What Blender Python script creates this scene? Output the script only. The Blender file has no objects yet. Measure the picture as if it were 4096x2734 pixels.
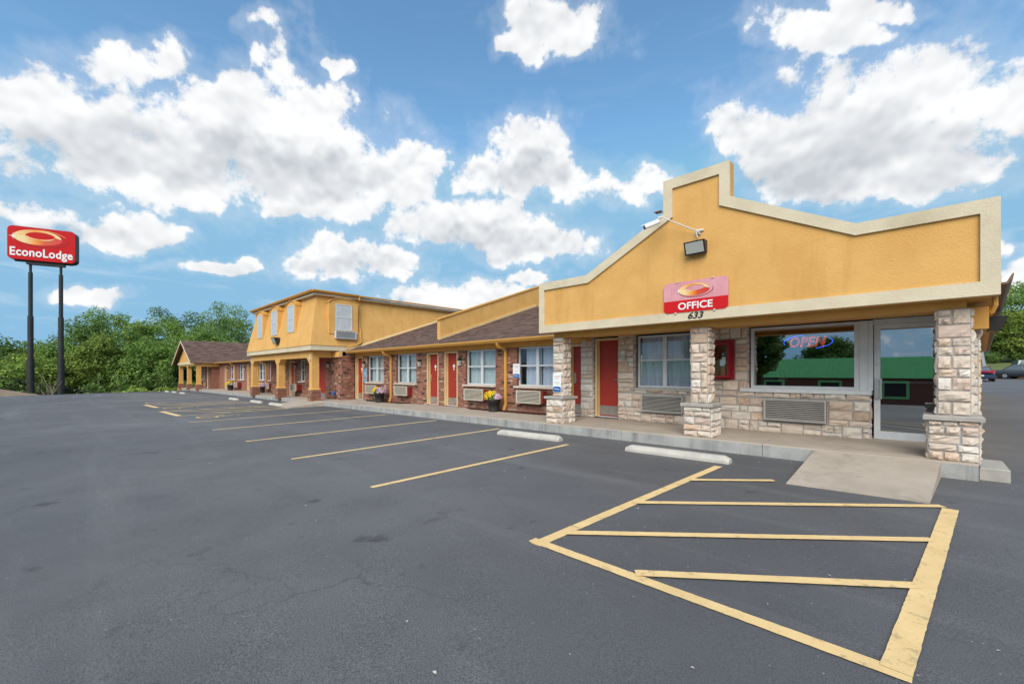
import bpy, bmesh, math, random
import numpy as np
from mathutils import Vector, Matrix, Euler
R = math.radians
random.seed(7)
S = bpy.context.scene
COL = S.collection

# ------------------------------------------------------------------ camera
cam = bpy.data.cameras.new('camera')
cam.lens = 15.0; cam.sensor_width = 36.0; cam.sensor_fit = 'HORIZONTAL'
cam.shift_y = 0.030; cam.clip_start = 0.05; cam.clip_end = 3000
co = bpy.data.objects.new('camera', cam); COL.objects.link(co)
co.location = (0, 0, 1.45); co.rotation_euler = (R(90), 0, R(44.4))
S.camera = co

# ------------------------------------------------------------------ exposure
S.view_settings.view_transform = 'Standard'; S.view_settings.look = 'None'
S.view_settings.gamma = 1.0; S.view_settings.use_curve_mapping = False
S.view_settings.exposure = 0.62
S.render.engine = 'CYCLES'
S.cycles.use_denoising = True
S.cycles.max_bounces = 6; S.cycles.diffuse_bounces = 3; S.cycles.glossy_bounces = 3
S.cycles.transparent_max_bounces = 12
S.cycles.sample_clamp_indirect = 6.0

# ------------------------------------------------------------------ sky with cumulus
SUN_EL, SUN_AZ = 40.0, 148.0          # azimuth clockwise from +Y
W = bpy.data.worlds.new('World'); S.world = W; W.use_nodes = True
nt = W.node_tree; nt.nodes.clear()
def N(t, **k):
    n = nt.nodes.new(t)
    for a, b in k.items(): setattr(n, a, b)
    return n
def LK(a, b): nt.links.new(a, b)
def M(op, a, b=None, c=None, clamp=False):
    n = N('ShaderNodeMath', operation=op); n.use_clamp = clamp
    for i, v in enumerate((a, b, c)):
        if v is None: continue
        if isinstance(v, (int, float)): n.inputs[i].default_value = v
        else: LK(v, n.inputs[i])
    return n.outputs[0]
tc = N('ShaderNodeTexCoord'); D = tc.outputs['Generated']
sky = N('ShaderNodeTexSky', sky_type='NISHITA')
sky.sun_disc = False; sky.sun_elevation = R(SUN_EL); sky.sun_rotation = R(SUN_AZ)
sky.altitude = 100; sky.air_density = 1.25; sky.dust_density = 0.5; sky.ozone_density = 2.2
# cumulus masses: (azimuth, arched elevation, half-width, half-height) in degrees; rows of cloud arch over the view as decks do
CL = [(-92.8,32.4,4.9,4.7),(-87.5,30.5,6.3,5.4),(-81.3,28.5,7.1,5.7),(-73.9,28.3,8.4,6.0),(-66.9,26.2,8.5,4.8),(-60.1,24.7,6.0,3.4),(-86.2,37.5,3.4,2.3),(-91.8,34.8,4.0,2.2),(-73.0,37.0,2.7,3.1),(-74.0,40.6,2.4,1.0),(-79.0,33.4,4.8,2.7),(-70.3,31.2,5.2,3.4),(-89.0,27.0,4.5,3.1),(-79.8,23.7,6.2,2.6),(-68.8,22.0,6.8,2.1),(-91.3,19.3,4.1,2.7),(-86.5,17.9,3.2,1.9),(-94.2,20.7,2.0,2.1),(-89.9,10.3,2.6,1.1),(-79.4,13.7,4.3,0.9),(-66.3,15.1,5.4,2.5),(-68.1,16.7,2.5,2.1),(-60.1,14.3,3.5,1.8),(-49.3,10.1,8.6,1.9),(-41.7,12.4,2.6,1.0),(-42.3,27.5,4.4,3.5),(-45.0,24.7,5.5,2.4),(-39.4,24.7,6.1,2.4),(-54.5,18.9,5.7,2.7),(-47.0,19.1,7.0,2.9),(-40.9,16.8,6.4,2.1),(-28.1,24.1,4.6,2.1),(-38.0,39.0,5.5,2.1),(-43.2,37.1,2.9,1.1),(-66.9,36.2,1.5,1.0),(-8.6,41.2,5.2,1.7),(-4.6,43.6,2.8,1.0),(-4.3,32.1,7.9,5.4),(1.9,36.0,5.1,4.2),(-9.4,29.1,7.5,4.4),(-16.4,30.3,3.2,2.8),(-2.3,26.7,6.5,3.1),(1.9,26.8,2.2,1.6),(-7.9,24.4,5.7,2.5),(4.8,34.6,2.2,3.8),(5.5,17.2,1.2,1.7),(5.5,12.6,1.5,2.9)]
CG = [(-88.4,28.8,5.5,3.3),(-79.0,27.0,5.6,2.7),(-69.3,24.8,6.7,2.2),(-5.7,29.1,7.9,4.0),(-9.8,25.1,5.6,2.1),(-42.0,24.9,4.4,1.9),(-47.6,17.3,5.8,1.6),(-66.1,14.1,4.0,1.2),(-91.0,17.9,3.6,1.4)]
sep = N('ShaderNodeSeparateXYZ'); LK(D, sep.inputs[0])
az = M('ARCTAN2', sep.outputs[0], sep.outputs[1]); el = M('ARCSINE', sep.outputs[2])
q_ = M('ADD', az, R(45)); arch = M('DIVIDE', el, M('MAXIMUM', M('COSINE', q_), 0.25))
cmb = N('ShaderNodeCombineXYZ'); LK(az, cmb.inputs[0]); LK(arch, cmb.inputs[1])
wn = N('ShaderNodeTexNoise'); LK(D, wn.inputs['Vector']); wn.inputs['Scale'].default_value = 13.0; wn.inputs['Detail'].default_value = 3.0; wn.inputs['Roughness'].default_value = 0.6
ws = N('ShaderNodeVectorMath', operation='MULTIPLY_ADD'); LK(wn.outputs['Color'], ws.inputs[0]); ws.inputs[1].default_value = (0.17, 0.085, 0); ws.inputs[2].default_value = (-0.085, -0.0425, 0)
wa = N('ShaderNodeVectorMath', operation='ADD'); LK(cmb.outputs[0], wa.inputs[0]); LK(ws.outputs[0], wa.inputs[1]); V2 = wa.outputs[0]
def blobfield(lst, gain, sm):
    out = None; vec = V2
    for i, (a, e, ra, rb) in enumerate(lst):
        if i and i % 8 == 0:           # keeps the shader's evaluation order short
            vm = N('ShaderNodeVectorMath', operation='ADD'); LK(V2, vm.inputs[0]); LK(M('MULTIPLY', out, 1e-9), vm.inputs[1]); vec = vm.outputs[0]
        sx, sy = 1/(R(ra)*gain), 1/(R(rb)*gain)
        ma = N('ShaderNodeVectorMath', operation='MULTIPLY_ADD'); LK(vec, ma.inputs[0])
        ma.inputs[1].default_value = (sx, sy, 0); ma.inputs[2].default_value = (-R(a)*sx, -R(e)*sy, 0)
        dt = N('ShaderNodeVectorMath', operation='DOT_PRODUCT'); LK(ma.outputs[0], dt.inputs[0]); LK(ma.outputs[0], dt.inputs[1])
        out = dt.outputs['Value'] if out is None else M('SMOOTH_MIN', out, dt.outputs['Value'], sm)
    return M('MAXIMUM', M('SUBTRACT', 1.0, out), -3.0)
def noise(vec, scale, detail, rough=0.6, dist=0.0):
    n = N('ShaderNodeTexNoise'); n.noise_dimensions = '3D'
    n.inputs['Scale'].default_value = scale; n.inputs['Detail'].default_value = detail
    n.inputs['Roughness'].default_value = rough; n.inputs['Distortion'].default_value = dist
    LK(vec, n.inputs['Vector']); return n.outputs['Fac']
def smooth(v, a, b, lo=0.0, hi=1.0):
    n = N('ShaderNodeMapRange', interpolation_type='SMOOTHSTEP'); LK(v, n.inputs['Value'])
    for k, w in (('From Min', a), ('From Max', b), ('To Min', lo), ('To Max', hi)): n.inputs[k].default_value = w
    return n.outputs[0]
fld = blobfield(CL, 1.24, 0.35)
core = blobfield(CG, 1.2, 0.5)
# the rest of the sky carries the same kind of scattered cumulus
outside = M('MAXIMUM', smooth(M('ABSOLUTE', q_), R(54), R(64)), smooth(arch, R(40), R(50)))
far = M('MULTIPLY', M('SUBTRACT', noise(D, 3.0, 2.0, 0.5), 0.52), 8.0)
fld = M('ADD', M('MULTIPLY', fld, M('SUBTRACT', 1.0, outside)), M('MULTIPLY', far, outside))
n1 = noise(D, 8.0, 10.0, 0.68, 0.0)
off = N('ShaderNodeVectorMath', operation='ADD'); LK(D, off.inputs[0]); off.inputs[1].default_value = (0.0, 0.0, 0.014)
n2 = noise(off.outputs[0], 8.0, 3.0, 0.5, 0.0)
dens = M('ADD', fld, M('MULTIPLY', M('SUBTRACT', n1, 0.5), 4.6))
st = N('ShaderNodeVectorMath', operation='MULTIPLY'); LK(D, st.inputs[0]); st.inputs[1].default_value = (2.2, 2.2, 15.0)
veil = M('MULTIPLY', smooth(noise(st.outputs[0], 3.0, 7.0, 0.62, 0.4), 0.50, 0.78, 0.0, 0.38), smooth(el, R(1), R(26), 1.0, 0.12))
alpha = M('MAXIMUM', M('MAXIMUM', smooth(dens, -0.05, 0.6), smooth(dens, -1.3, 0.6, 0.0, 0.24)), veil)
n3 = noise(D, 8.0, 3.0, 0.5, 0.0)
relief = M('ADD', M('MULTIPLY', M('SUBTRACT', n3, n2), 2.3), M('MULTIPLY', M('SUBTRACT', n1, n3), 0.12))
grey = smooth(M('ADD', core, M('MULTIPLY', M('SUBTRACT', n2, 0.5), 2.6)), -0.7, 0.9)
lum = M('ADD', M('SUBTRACT', 0.92, M('MULTIPLY', grey, 0.28)), relief)
lum = M('MINIMUM', M('MAXIMUM', lum, 0.48), 1.0)
ccol = N('ShaderNodeMix', data_type='RGBA'); LK(lum, ccol.inputs['Factor'])
ccol.inputs['A'].default_value = (1.3, 1.7, 2.2, 1); ccol.inputs['B'].default_value = (6.5, 6.55, 6.6, 1)
skm = N('ShaderNodeMix', data_type='RGBA', blend_type='MULTIPLY'); skm.inputs['Factor'].default_value = 1.0
LK(sky.outputs[0], skm.inputs['A']); skm.inputs['B'].default_value = (0.95, 1.25, 1.30, 1)
cap = N('ShaderNodeMix', data_type='RGBA', blend_type='DARKEN'); cap.inputs['Factor'].default_value = 1.0
LK(skm.outputs['Result'], cap.inputs['A']); cap.inputs['B'].default_value = (1.75, 3.45, 5.0, 1)
mix = N('ShaderNodeMix', data_type='RGBA'); LK(alpha, mix.inputs['Factor'])
LK(cap.outputs['Result'], mix.inputs['A']); LK(ccol.outputs['Result'], mix.inputs['B'])
bg = N('ShaderNodeBackground'); LK(mix.outputs['Result'], bg.inputs['Color']); bg.inputs['Strength'].default_value = 0.10
wo = N('ShaderNodeOutputWorld'); LK(bg.outputs[0], wo.inputs['Surface'])
W.cycles.sampling_method = 'MANUAL'; W.cycles.sample_map_resolution = 512

# ------------------------------------------------------------------ sun, softened by the clouds
sl = bpy.data.lights.new('sun', 'SUN'); sl.energy = 2.6; sl.angle = R(48); sl.color = (1.0, 0.95, 0.87)
so = bpy.data.objects.new('sun', sl); COL.objects.link(so)
sd = Vector((math.sin(R(SUN_AZ))*math.cos(R(SUN_EL)), math.cos(R(SUN_AZ))*math.cos(R(SUN_EL)), math.sin(R(SUN_EL))))
so.rotation_euler = (-sd).to_track_quat('-Z', 'Y').to_euler(); so.location = (0, -20, 40)

# ================================================================== materials
def mat(name, c, rough=0.8, c2=None, nscale=6.0, lo=0.35, hi=0.65, bump=0.0, bscale=80.0, bdist=0.01, spec=0.4, metal=0.0,
        isl=0.0, stain=None, sscale=0.7, coat=0.0, streak=False):
    m = bpy.data.materials.new(name); m.use_nodes = True
    t = m.node_tree; ns = t.nodes; b = ns['Principled BSDF']
    def nn(ty, **k):
        n = ns.new(ty)
        for a, v in k.items(): setattr(n, a, v)
        return n
    geo = nn('ShaderNodeNewGeometry'); P = geo.outputs['Position']
    def nz(scale, det=5, rg=0.6, vec=None):
        n = nn('ShaderNodeTexNoise'); n.inputs['Scale'].default_value = scale; n.inputs['Detail'].default_value = det
        n.inputs['Roughness'].default_value = rg; t.links.new(vec or P, n.inputs['Vector']); return n.outputs['Fac']
    def mixc(f, a, bb, bt='MIX'):
        n = nn('ShaderNodeMix', data_type='RGBA', blend_type=bt)
        for key, v in (('Factor', f), ('A', a), ('B', bb)):
            if isinstance(v, (int, float)): n.inputs[key].default_value = v
            elif isinstance(v, tuple): n.inputs[key].default_value = (*v[:3], 1)
            else: t.links.new(v, n.inputs[key])
        return n.outputs['Result']
    def rng(v, a, bb, c0=0.0, c1=1.0):
        n = nn('ShaderNodeMapRange'); t.links.new(v, n.inputs['Value'])
        n.inputs['From Min'].default_value = a; n.inputs['From Max'].default_value = bb
        n.inputs['To Min'].default_value = c0; n.inputs['To Max'].default_value = c1; return n.outputs[0]
    col = c
    if c2 is not None: col = mixc(rng(nz(nscale), lo, hi), c, c2)
    if stain is not None:
        vec = None
        if streak:
            mp = nn('ShaderNodeMapping'); mp.inputs['Scale'].default_value = (4, 4, 0.45); t.links.new(P, mp.inputs['Vector']); vec = mp.outputs[0]
        col = mixc(rng(nz(sscale, 7, 0.65, vec), 0.52, 0.78, 0.0, 0.75), col, stain)
    if isl:
        oi = nn('ShaderNodeObjectInfo')
        ad = nn('ShaderNodeMath', operation='ADD'); t.links.new(geo.outputs['Random Per Island'], ad.inputs[0]); t.links.new(oi.outputs['Random'], ad.inputs[1])
        fr = nn('ShaderNodeMath', operation='FRACT'); t.links.new(ad.outputs[0], fr.inputs[0])
        hv = nn('ShaderNodeHueSaturation')
        t.links.new(rng(fr.outputs[0], 0, 1, 1-isl, 1+isl), hv.inputs['Value'])
        if isinstance(col, tuple): hv.inputs['Color'].default_value = (*col[:3], 1)
        else: t.links.new(col, hv.inputs['Color'])
        col = hv.outputs[0]
    if isinstance(col, tuple): b.inputs['Base Color'].default_value = (*col[:3], 1)
    else: t.links.new(col, b.inputs['Base Color'])
    b.inputs['Roughness'].default_value = rough; b.inputs['Specular IOR Level'].default_value = spec
    b.inputs['Metallic'].default_value = metal
    if coat: b.inputs['Coat Weight'].default_value = coat; b.inputs['Coat Roughness'].default_value = 0.08
    if bump:
        bp = nn('ShaderNodeBump'); bp.inputs['Strength'].default_value = bump; bp.inputs['Distance'].default_value = bdist
        t.links.new(nz(bscale, 4, 0.6), bp.inputs['Height']); t.links.new(bp.outputs[0], b.inputs['Normal'])
    return m
def emis(name, c, s):
    m = bpy.data.materials.new(name); m.use_nodes = True; t = m.node_tree
    b = t.nodes['Principled BSDF']; b.inputs['Base Color'].default_value = (*c, 1)
    b.inputs['Emission Color'].default_value = (*c, 1); b.inputs['Emission Strength'].default_value = s; return m
def glass(name, refl, tint, rough=0.0):
    m = bpy.data.materials.new(name); m.use_nodes = True; t = m.node_tree; t.nodes.clear()
    o = t.nodes.new('ShaderNodeOutputMaterial'); tr = t.nodes.new('ShaderNodeBsdfTransparent'); tr.inputs[0].default_value = (*tint, 1)
    g = t.nodes.new('ShaderNodeBsdfGlossy'); g.inputs['Roughness'].default_value = rough; g.inputs[0].default_value = (0.95, 0.97, 1, 1)
    lw = t.nodes.new('ShaderNodeLayerWeight'); lw.inputs['Blend'].default_value = 0.5
    pw = t.nodes.new('ShaderNodeMath'); pw.operation = 'POWER'; pw.inputs[1].default_value = 5.0; t.links.new(lw.outputs['Facing'], pw.inputs[0])
    ad = t.nodes.new('ShaderNodeMath'); ad.operation = 'ADD'; ad.use_clamp = True; ad.inputs[1].default_value = refl
    t.links.new(pw.outputs[0], ad.inputs[0])
    mx = t.nodes.new('ShaderNodeMixShader'); t.links.new(ad.outputs[0], mx.inputs[0]); t.links.new(tr.outputs[0], mx.inputs[1]); t.links.new(g.outputs[0], mx.inputs[2])
    t.links.new(mx.outputs[0], o.inputs[0]); return m
def leafmat(name, c, c2, var=0.35):
    m = mat(name, c, 0.65, c2, 0.5, 0.35, 0.65, isl=var, spec=0.2)
    t = m.node_tree; b = t.nodes['Principled BSDF']; o = [n for n in t.nodes if n.type == 'OUTPUT_MATERIAL'][0]
    tr = t.nodes.new('ShaderNodeBsdfTranslucent'); src = b.inputs['Base Color'].links[0].from_socket
    t.links.new(src, tr.inputs[0]); mx = t.nodes.new('ShaderNodeMixShader'); mx.inputs[0].default_value = 0.3
    t.links.new(b.outputs[0], mx.inputs[1]); t.links.new(tr.outputs[0], mx.inputs[2]); t.links.new(mx.outputs[0], o.inputs[0]); return m

m_yel = mat('stucco_yellow', (0.675,0.385,0.12), 0.85, (0.61,0.335,0.098), 1.6, bump=0.55, bscale=45, bdist=0.012, stain=(0.50,0.265,0.072), sscale=0.9, streak=True)
m_yel2 = mat('painted_gold', (0.64,0.335,0.075), 0.55, (0.58,0.295,0.062), 3)
m_crm = mat('cream_trim', (0.63,0.55,0.40), 0.85, (0.57,0.49,0.35), 2.5, bump=0.5, bscale=38, bdist=0.010, stain=(0.42,0.35,0.23), sscale=0.8)
m_frm = mat('cream_frame', (0.66,0.50,0.25), 0.55, (0.6,0.44,0.21), 3)
m_red = mat('door_red', (0.34,0.034,0.021), 0.5, (0.30,0.030,0.018), 1.5, spec=0.35)
m_red2 = mat('cabinet_red', (0.30,0.012,0.02), 0.35)
m_alu = mat('white_aluminium', (0.62,0.64,0.66), 0.35, (0.55,0.57,0.59), 5, spec=0.5)
m_steel = mat('steel', (0.5,0.5,0.5), 0.32, metal=0.9)
m_plate = mat('kick_plate', (0.42,0.38,0.34), 0.38, (0.34,0.3,0.27), 9, metal=0.55)
m_glass = glass('window_glass', 0.045, (0.88,0.92,0.93))
m_glasso = glass('office_glass', 0.29, (0.60,0.64,0.66))
m_cur = mat('curtain', (0.62,0.66,0.68), 0.9, (0.52,0.57,0.60), 3)
m_cur2 = mat('sheer_curtain', (0.66,0.68,0.78), 0.9, (0.58,0.6,0.72), 3)
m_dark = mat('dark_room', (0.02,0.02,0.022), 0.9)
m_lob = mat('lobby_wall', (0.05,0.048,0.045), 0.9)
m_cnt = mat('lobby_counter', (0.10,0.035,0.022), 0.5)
m_brk = [mat('brick_red', (0.30,0.125,0.085), 0.88, (0.235,0.092,0.062), 14, bump=0.5, bscale=120, isl=0.22),
         mat('brick_orange', (0.345,0.165,0.11), 0.88, (0.28,0.125,0.083), 14, bump=0.5, bscale=120, isl=0.18),
         mat('brick_brown', (0.235,0.118,0.072), 0.88, (0.18,0.09,0.055), 14, bump=0.5, bscale=120, isl=0.2),
         mat('brick_black', (0.026,0.020,0.018), 0.8, (0.05,0.036,0.03), 14, bump=0.5, bscale=120, isl=0.2),
         mat('brick_pale', (0.44,0.31,0.24), 0.9, (0.36,0.22,0.16), 14, bump=0.5, bscale=120, isl=0.2)]
m_mort = mat('brick_mortar', (0.33,0.25,0.195), 0.95, (0.26,0.19,0.145), 8)
m_rev = mat('brick_reveal', (0.20,0.085,0.055), 0.9, (0.13,0.06,0.04), 11)
def stonemat(n, c, c2): return mat(n, c, 0.9, c2, 5.0, 0.30, 0.70, bump=0.8, bscale=55, bdist=0.012, isl=0.10, spec=0.25)
m_stn = [stonemat('stone_cream', (0.63,0.54,0.455), (0.56,0.46,0.375)), stonemat('stone_white', (0.69,0.63,0.56), (0.62,0.55,0.475)),
         stonemat('stone_tan', (0.56,0.41,0.295), (0.64,0.54,0.45)), stonemat('stone_rust', (0.50,0.32,0.205), (0.62,0.50,0.40)),
         stonemat('stone_pink', (0.62,0.50,0.43), (0.54,0.40,0.32))]
m_smort = mat('stone_mortar', (0.36,0.345,0.33), 0.95, (0.29,0.275,0.26), 9)
m_cap = mat('capstone', (0.40,0.375,0.34), 0.9, (0.33,0.305,0.275), 6, bump=0.3, bscale=60)
m_sill = mat('window_sill_stone', (0.58,0.49,0.41), 0.85, (0.5,0.42,0.35), 6)
m_shin = mat('shingle', (0.155,0.095,0.073), 0.95, (0.108,0.067,0.053), 3.0, bump=0.4, bscale=150, isl=0.36)
m_walk = mat('walk_concrete', (0.40,0.335,0.27), 0.9, (0.34,0.285,0.23), 1.3, bump=0.35, bscale=120, stain=(0.24,0.21,0.18), sscale=1.1)
m_curb = mat('curb_concrete', (0.40,0.395,0.38), 0.9, (0.27,0.27,0.26), 2.2, bump=0.7, bscale=50, stain=(0.11,0.105,0.10), sscale=1.6, streak=True)
m_ramp = mat('ramp_concrete', (0.44,0.375,0.305), 0.92, (0.37,0.31,0.25), 2.0, bump=0.6, bscale=130, stain=(0.22,0.195,0.165), sscale=2.4)
m_stop = mat('wheel_stop_concrete', (0.52,0.49,0.44), 0.85, (0.43,0.41,0.37), 3.0, bump=0.3, bscale=60, stain=(0.32,0.3,0.27), sscale=3)
m_blk = mat('black_metal', (0.018,0.018,0.02), 0.45)
m_pole = mat('sign_pole_black', (0.02,0.02,0.023), 0.55, (0.03,0.03,0.032), 2)
m_plas = mat('pot_plastic', (0.03,0.027,0.026), 0.55, bump=0.4, bscale=40)
m_mulch = mat('mulch', (0.085,0.028,0.02), 0.95, (0.05,0.018,0.014), 20, isl=0.4)
m_soil = mat('soil', (0.05,0.03,0.02), 0.95)
m_fly = mat('flower_yellow', (0.72,0.50,0.012), 0.7, (0.62,0.40,0.01), 20, isl=0.22)
m_flp = mat('flower_mauve', (0.42,0.24,0.36), 0.7, (0.55,0.40,0.48), 20, isl=0.25)
m_flg = mat('flower_leaf', (0.05,0.09,0.02), 0.7, isl=0.3)
m_sred = mat('sign_red', (0.55,0.012,0.016), 0.6, (0.52,0.011,0.015), 1, spec=0.15)
m_spink = mat('sign_faded_pink', (0.66,0.33,0.37), 0.45, (0.60,0.25,0.28), 3.0, stain=(0.62,0.20,0.22), sscale=2.2, streak=True)
m_wht = mat('sign_white', (0.80,0.80,0.80), 0.45)
m_blue = mat('sign_blue', (0.012,0.10,0.36), 0.4)
m_ltbl = mat('sign_light_blue', (0.02,0.24,0.50), 0.4)
m_acw = mat('grille_beige', (0.60,0.55,0.45), 0.5, (0.54,0.49,0.40), 6)
m_acg = mat('grille_grey', (0.42,0.40,0.37), 0.5, (0.36,0.345,0.32), 6)
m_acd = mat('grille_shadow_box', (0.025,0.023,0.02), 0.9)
m_sleeve = mat('ac_sleeve_red', (0.20,0.02,0.015), 0.5)
m_lens = mat('lamp_lens', (0.42,0.44,0.40), 0.25, spec=0.6)
m_gutr = mat('gutter_brown', (0.16,0.10,0.06), 0.6)
m_bark = mat('bark', (0.09,0.07,0.05), 0.95, (0.05,0.04,0.03), 6)
m_grass = mat('grass', (0.075,0.125,0.025), 0.95, (0.15,0.15,0.05), 0.25, isl=0)
m_dirt = mat('undergrowth_ground', (0.06,0.075,0.03), 0.95, (0.04,0.05,0.02), 0.4)
m_cwall = mat('retaining_concrete', (0.42,0.33,0.25), 0.9, (0.33,0.25,0.19), 1.5, stain=(0.16,0.12,0.09), sscale=1.0)

def asphalt(name):
    m = bpy.data.materials.new(name); m.use_nodes = True; t = m.node_tree; b = t.nodes['Principled BSDF']; ns = t.nodes
    P = ns.new('ShaderNodeNewGeometry').outputs['Position']
    def nz(sc, det, rg=0.6, vec=None):
        n = ns.new('ShaderNodeTexNoise'); n.inputs['Scale'].default_value = sc; n.inputs['Detail'].default_value = det; n.inputs['Roughness'].default_value = rg
        t.links.new(vec or P, n.inputs['Vector']); return n.outputs['Fac']
    def rng(v, a, bb, c=0., d=1.):
        n = ns.new('ShaderNodeMapRange'); t.links.new(v, n.inputs['Value'])
        for k, q in (('From Min', a), ('From Max', bb), ('To Min', c), ('To Max', d)): n.inputs[k].default_value = q
        return n.outputs[0]
    def mx(f, a, bb, bt='MIX'):
        n = ns.new('ShaderNodeMix'); n.data_type = 'RGBA'; n.blend_type = bt
        for key, v in (('Factor', f), ('A', a), ('B', bb)):
            if isinstance(v, float): n.inputs[key].default_value = v
            elif isinstance(v, tuple): n.inputs[key].default_value = (*v, 1)
            else: t.links.new(v, n.inputs[key])
        return n.outputs['Result']
    c = mx(rng(nz(0.13, 6, 0.6), 0.36, 0.64), (0.078,0.080,0.087), (0.124,0.126,0.132))
    c = mx(rng(nz(0.9, 7, 0.62), 0.46, 0.74, 0., 0.6), c, (0.071,0.072,0.077))
    mp = ns.new('ShaderNodeMapping'); mp.inputs['Scale'].default_value = (0.10, 1.3, 1.0); t.links.new(P, mp.inputs['Vector'])
    c = mx(rng(nz(1.0, 6, 0.6, mp.outputs[0]), 0.54, 0.74, 0., 0.55), c, (0.17,0.171,0.174))     # worn wheel tracks
    c = mx(rng(nz(2.3, 4, 0.5), 0.66, 0.74, 0., 0.65), c, (0.033,0.032,0.032))                      # oil drips
    c = mx(rng(nz(0.45, 8, 0.72), 0.60, 0.78, 0., 0.6), c, (0.18,0.179,0.178))                     # bleached, dusty areas
    ag = nz(110, 3, 0.7); agm = rng(nz(0.33, 4), 0.38, 0.62, 0.35, 1.0)
    c2_ = mx(rng(ag, 0.34, 0.68, 0., 1.), mx(1.0, c, (0.45,0.45,0.45), 'MULTIPLY'), mx(1.0, c, (1.62,1.6,1.56), 'MULTIPLY'))
    c = mx(agm, c, c2_)
    sp = ns.new('ShaderNodeTexVoronoi'); sp.inputs['Scale'].default_value = 24; t.links.new(P, sp.inputs['Vector'])
    sr = ns.new('ShaderNodeSeparateColor'); t.links.new(sp.outputs['Color'], sr.inputs[0])
    pk = ns.new('ShaderNodeMath'); pk.operation = 'MULTIPLY'; t.links.new(rng(sp.outputs['Distance'], 0.10, 0.16, 1., 0.), pk.inputs[0]); t.links.new(rng(sr.outputs[0], 0.93, 0.95), pk.inputs[1])
    c = mx(pk.outputs[0], c, (0.30,0.28,0.25))
    # hairline cracks in some areas
    wv = ns.new('ShaderNodeTexNoise'); wv.inputs['Scale'].default_value = 1.3; wv.inputs['Detail'].default_value = 5; t.links.new(P, wv.inputs['Vector'])
    av = ns.new('ShaderNodeVectorMath'); av.operation = 'ADD'; t.links.new(P, av.inputs[0])
    sv = ns.new('ShaderNodeVectorMath'); sv.operation = 'SCALE'; t.links.new(wv.outputs['Color'], sv.inputs[0]); sv.inputs['Scale'].default_value = 0.9
    t.links.new(sv.outputs[0], av.inputs[1])
    cr = ns.new('ShaderNodeTexVoronoi'); cr.feature = 'DISTANCE_TO_EDGE'; cr.inputs['Scale'].default_value = 0.75; t.links.new(av.outputs[0], cr.inputs['Vector'])
    ck = ns.new('ShaderNodeMath'); ck.operation = 'MULTIPLY'
    t.links.new(rng(cr.outputs['Distance'], 0.002, 0.008, 1., 0.), ck.inputs[0]); t.links.new(rng(nz(0.28, 4), 0.53, 0.68, 0., 0.5), ck.inputs[1])
    c = mx(ck.outputs[0], c, (0.028,0.027,0.027))
    t.links.new(c, b.inputs['Base Color'])
    t.links.new(rng(nz(0.35, 5), 0.35, 0.7, 0.78, 0.56), b.inputs['Roughness']); b.inputs['Specular IOR Level'].default_value = 0.45
    bp = ns.new('ShaderNodeBump'); bp.inputs['Strength'].default_value = 0.55; bp.inputs['Distance'].default_value = 0.006
    t.links.new(ag, bp.inputs['Height']); t.links.new(bp.outputs[0], b.inputs['Normal'])
    return m
m_asp = asphalt('asphalt')
m_line = mat('road_paint_yellow', (0.76,0.545,0.26), 0.85, (0.69,0.485,0.225), 5, bump=0.4, bscale=110, bdist=0.004)
def wear(m):
    t = m.node_tree; ns = t.nodes; b = ns['Principled BSDF']; src = b.inputs['Base Color'].links[0].from_socket
    P = ns.new('ShaderNodeNewGeometry').outputs['Position']; col = src
    for sc, det, lo, hi, amt, cc in ((7.0, 9, 0.56, 0.66, 0.75, (0.30,0.235,0.135)), (48.0, 4, 0.63, 0.69, 0.85, (0.10,0.095,0.085)), (1.3, 5, 0.5, 0.7, 0.35, (0.50,0.37,0.19))):
        n = ns.new('ShaderNodeTexNoise'); n.inputs['Scale'].default_value = sc; n.inputs['Detail'].default_value = det; n.inputs['Roughness'].default_value = 0.68; t.links.new(P, n.inputs['Vector'])
        r_ = ns.new('ShaderNodeMapRange'); t.links.new(n.outputs['Fac'], r_.inputs['Value'])
        for k, q in (('From Min', lo), ('From Max', hi), ('To Min', 0.0), ('To Max', amt)): r_.inputs[k].default_value = q
        x = ns.new('ShaderNodeMix'); x.data_type = 'RGBA'; t.links.new(r_.outputs[0], x.inputs['Factor']); t.links.new(col, x.inputs['A']); x.inputs['B'].default_value = (*cc, 1); col = x.outputs['Result']
    t.links.new(col, b.inputs['Base Color'])
wear(m_line)

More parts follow.
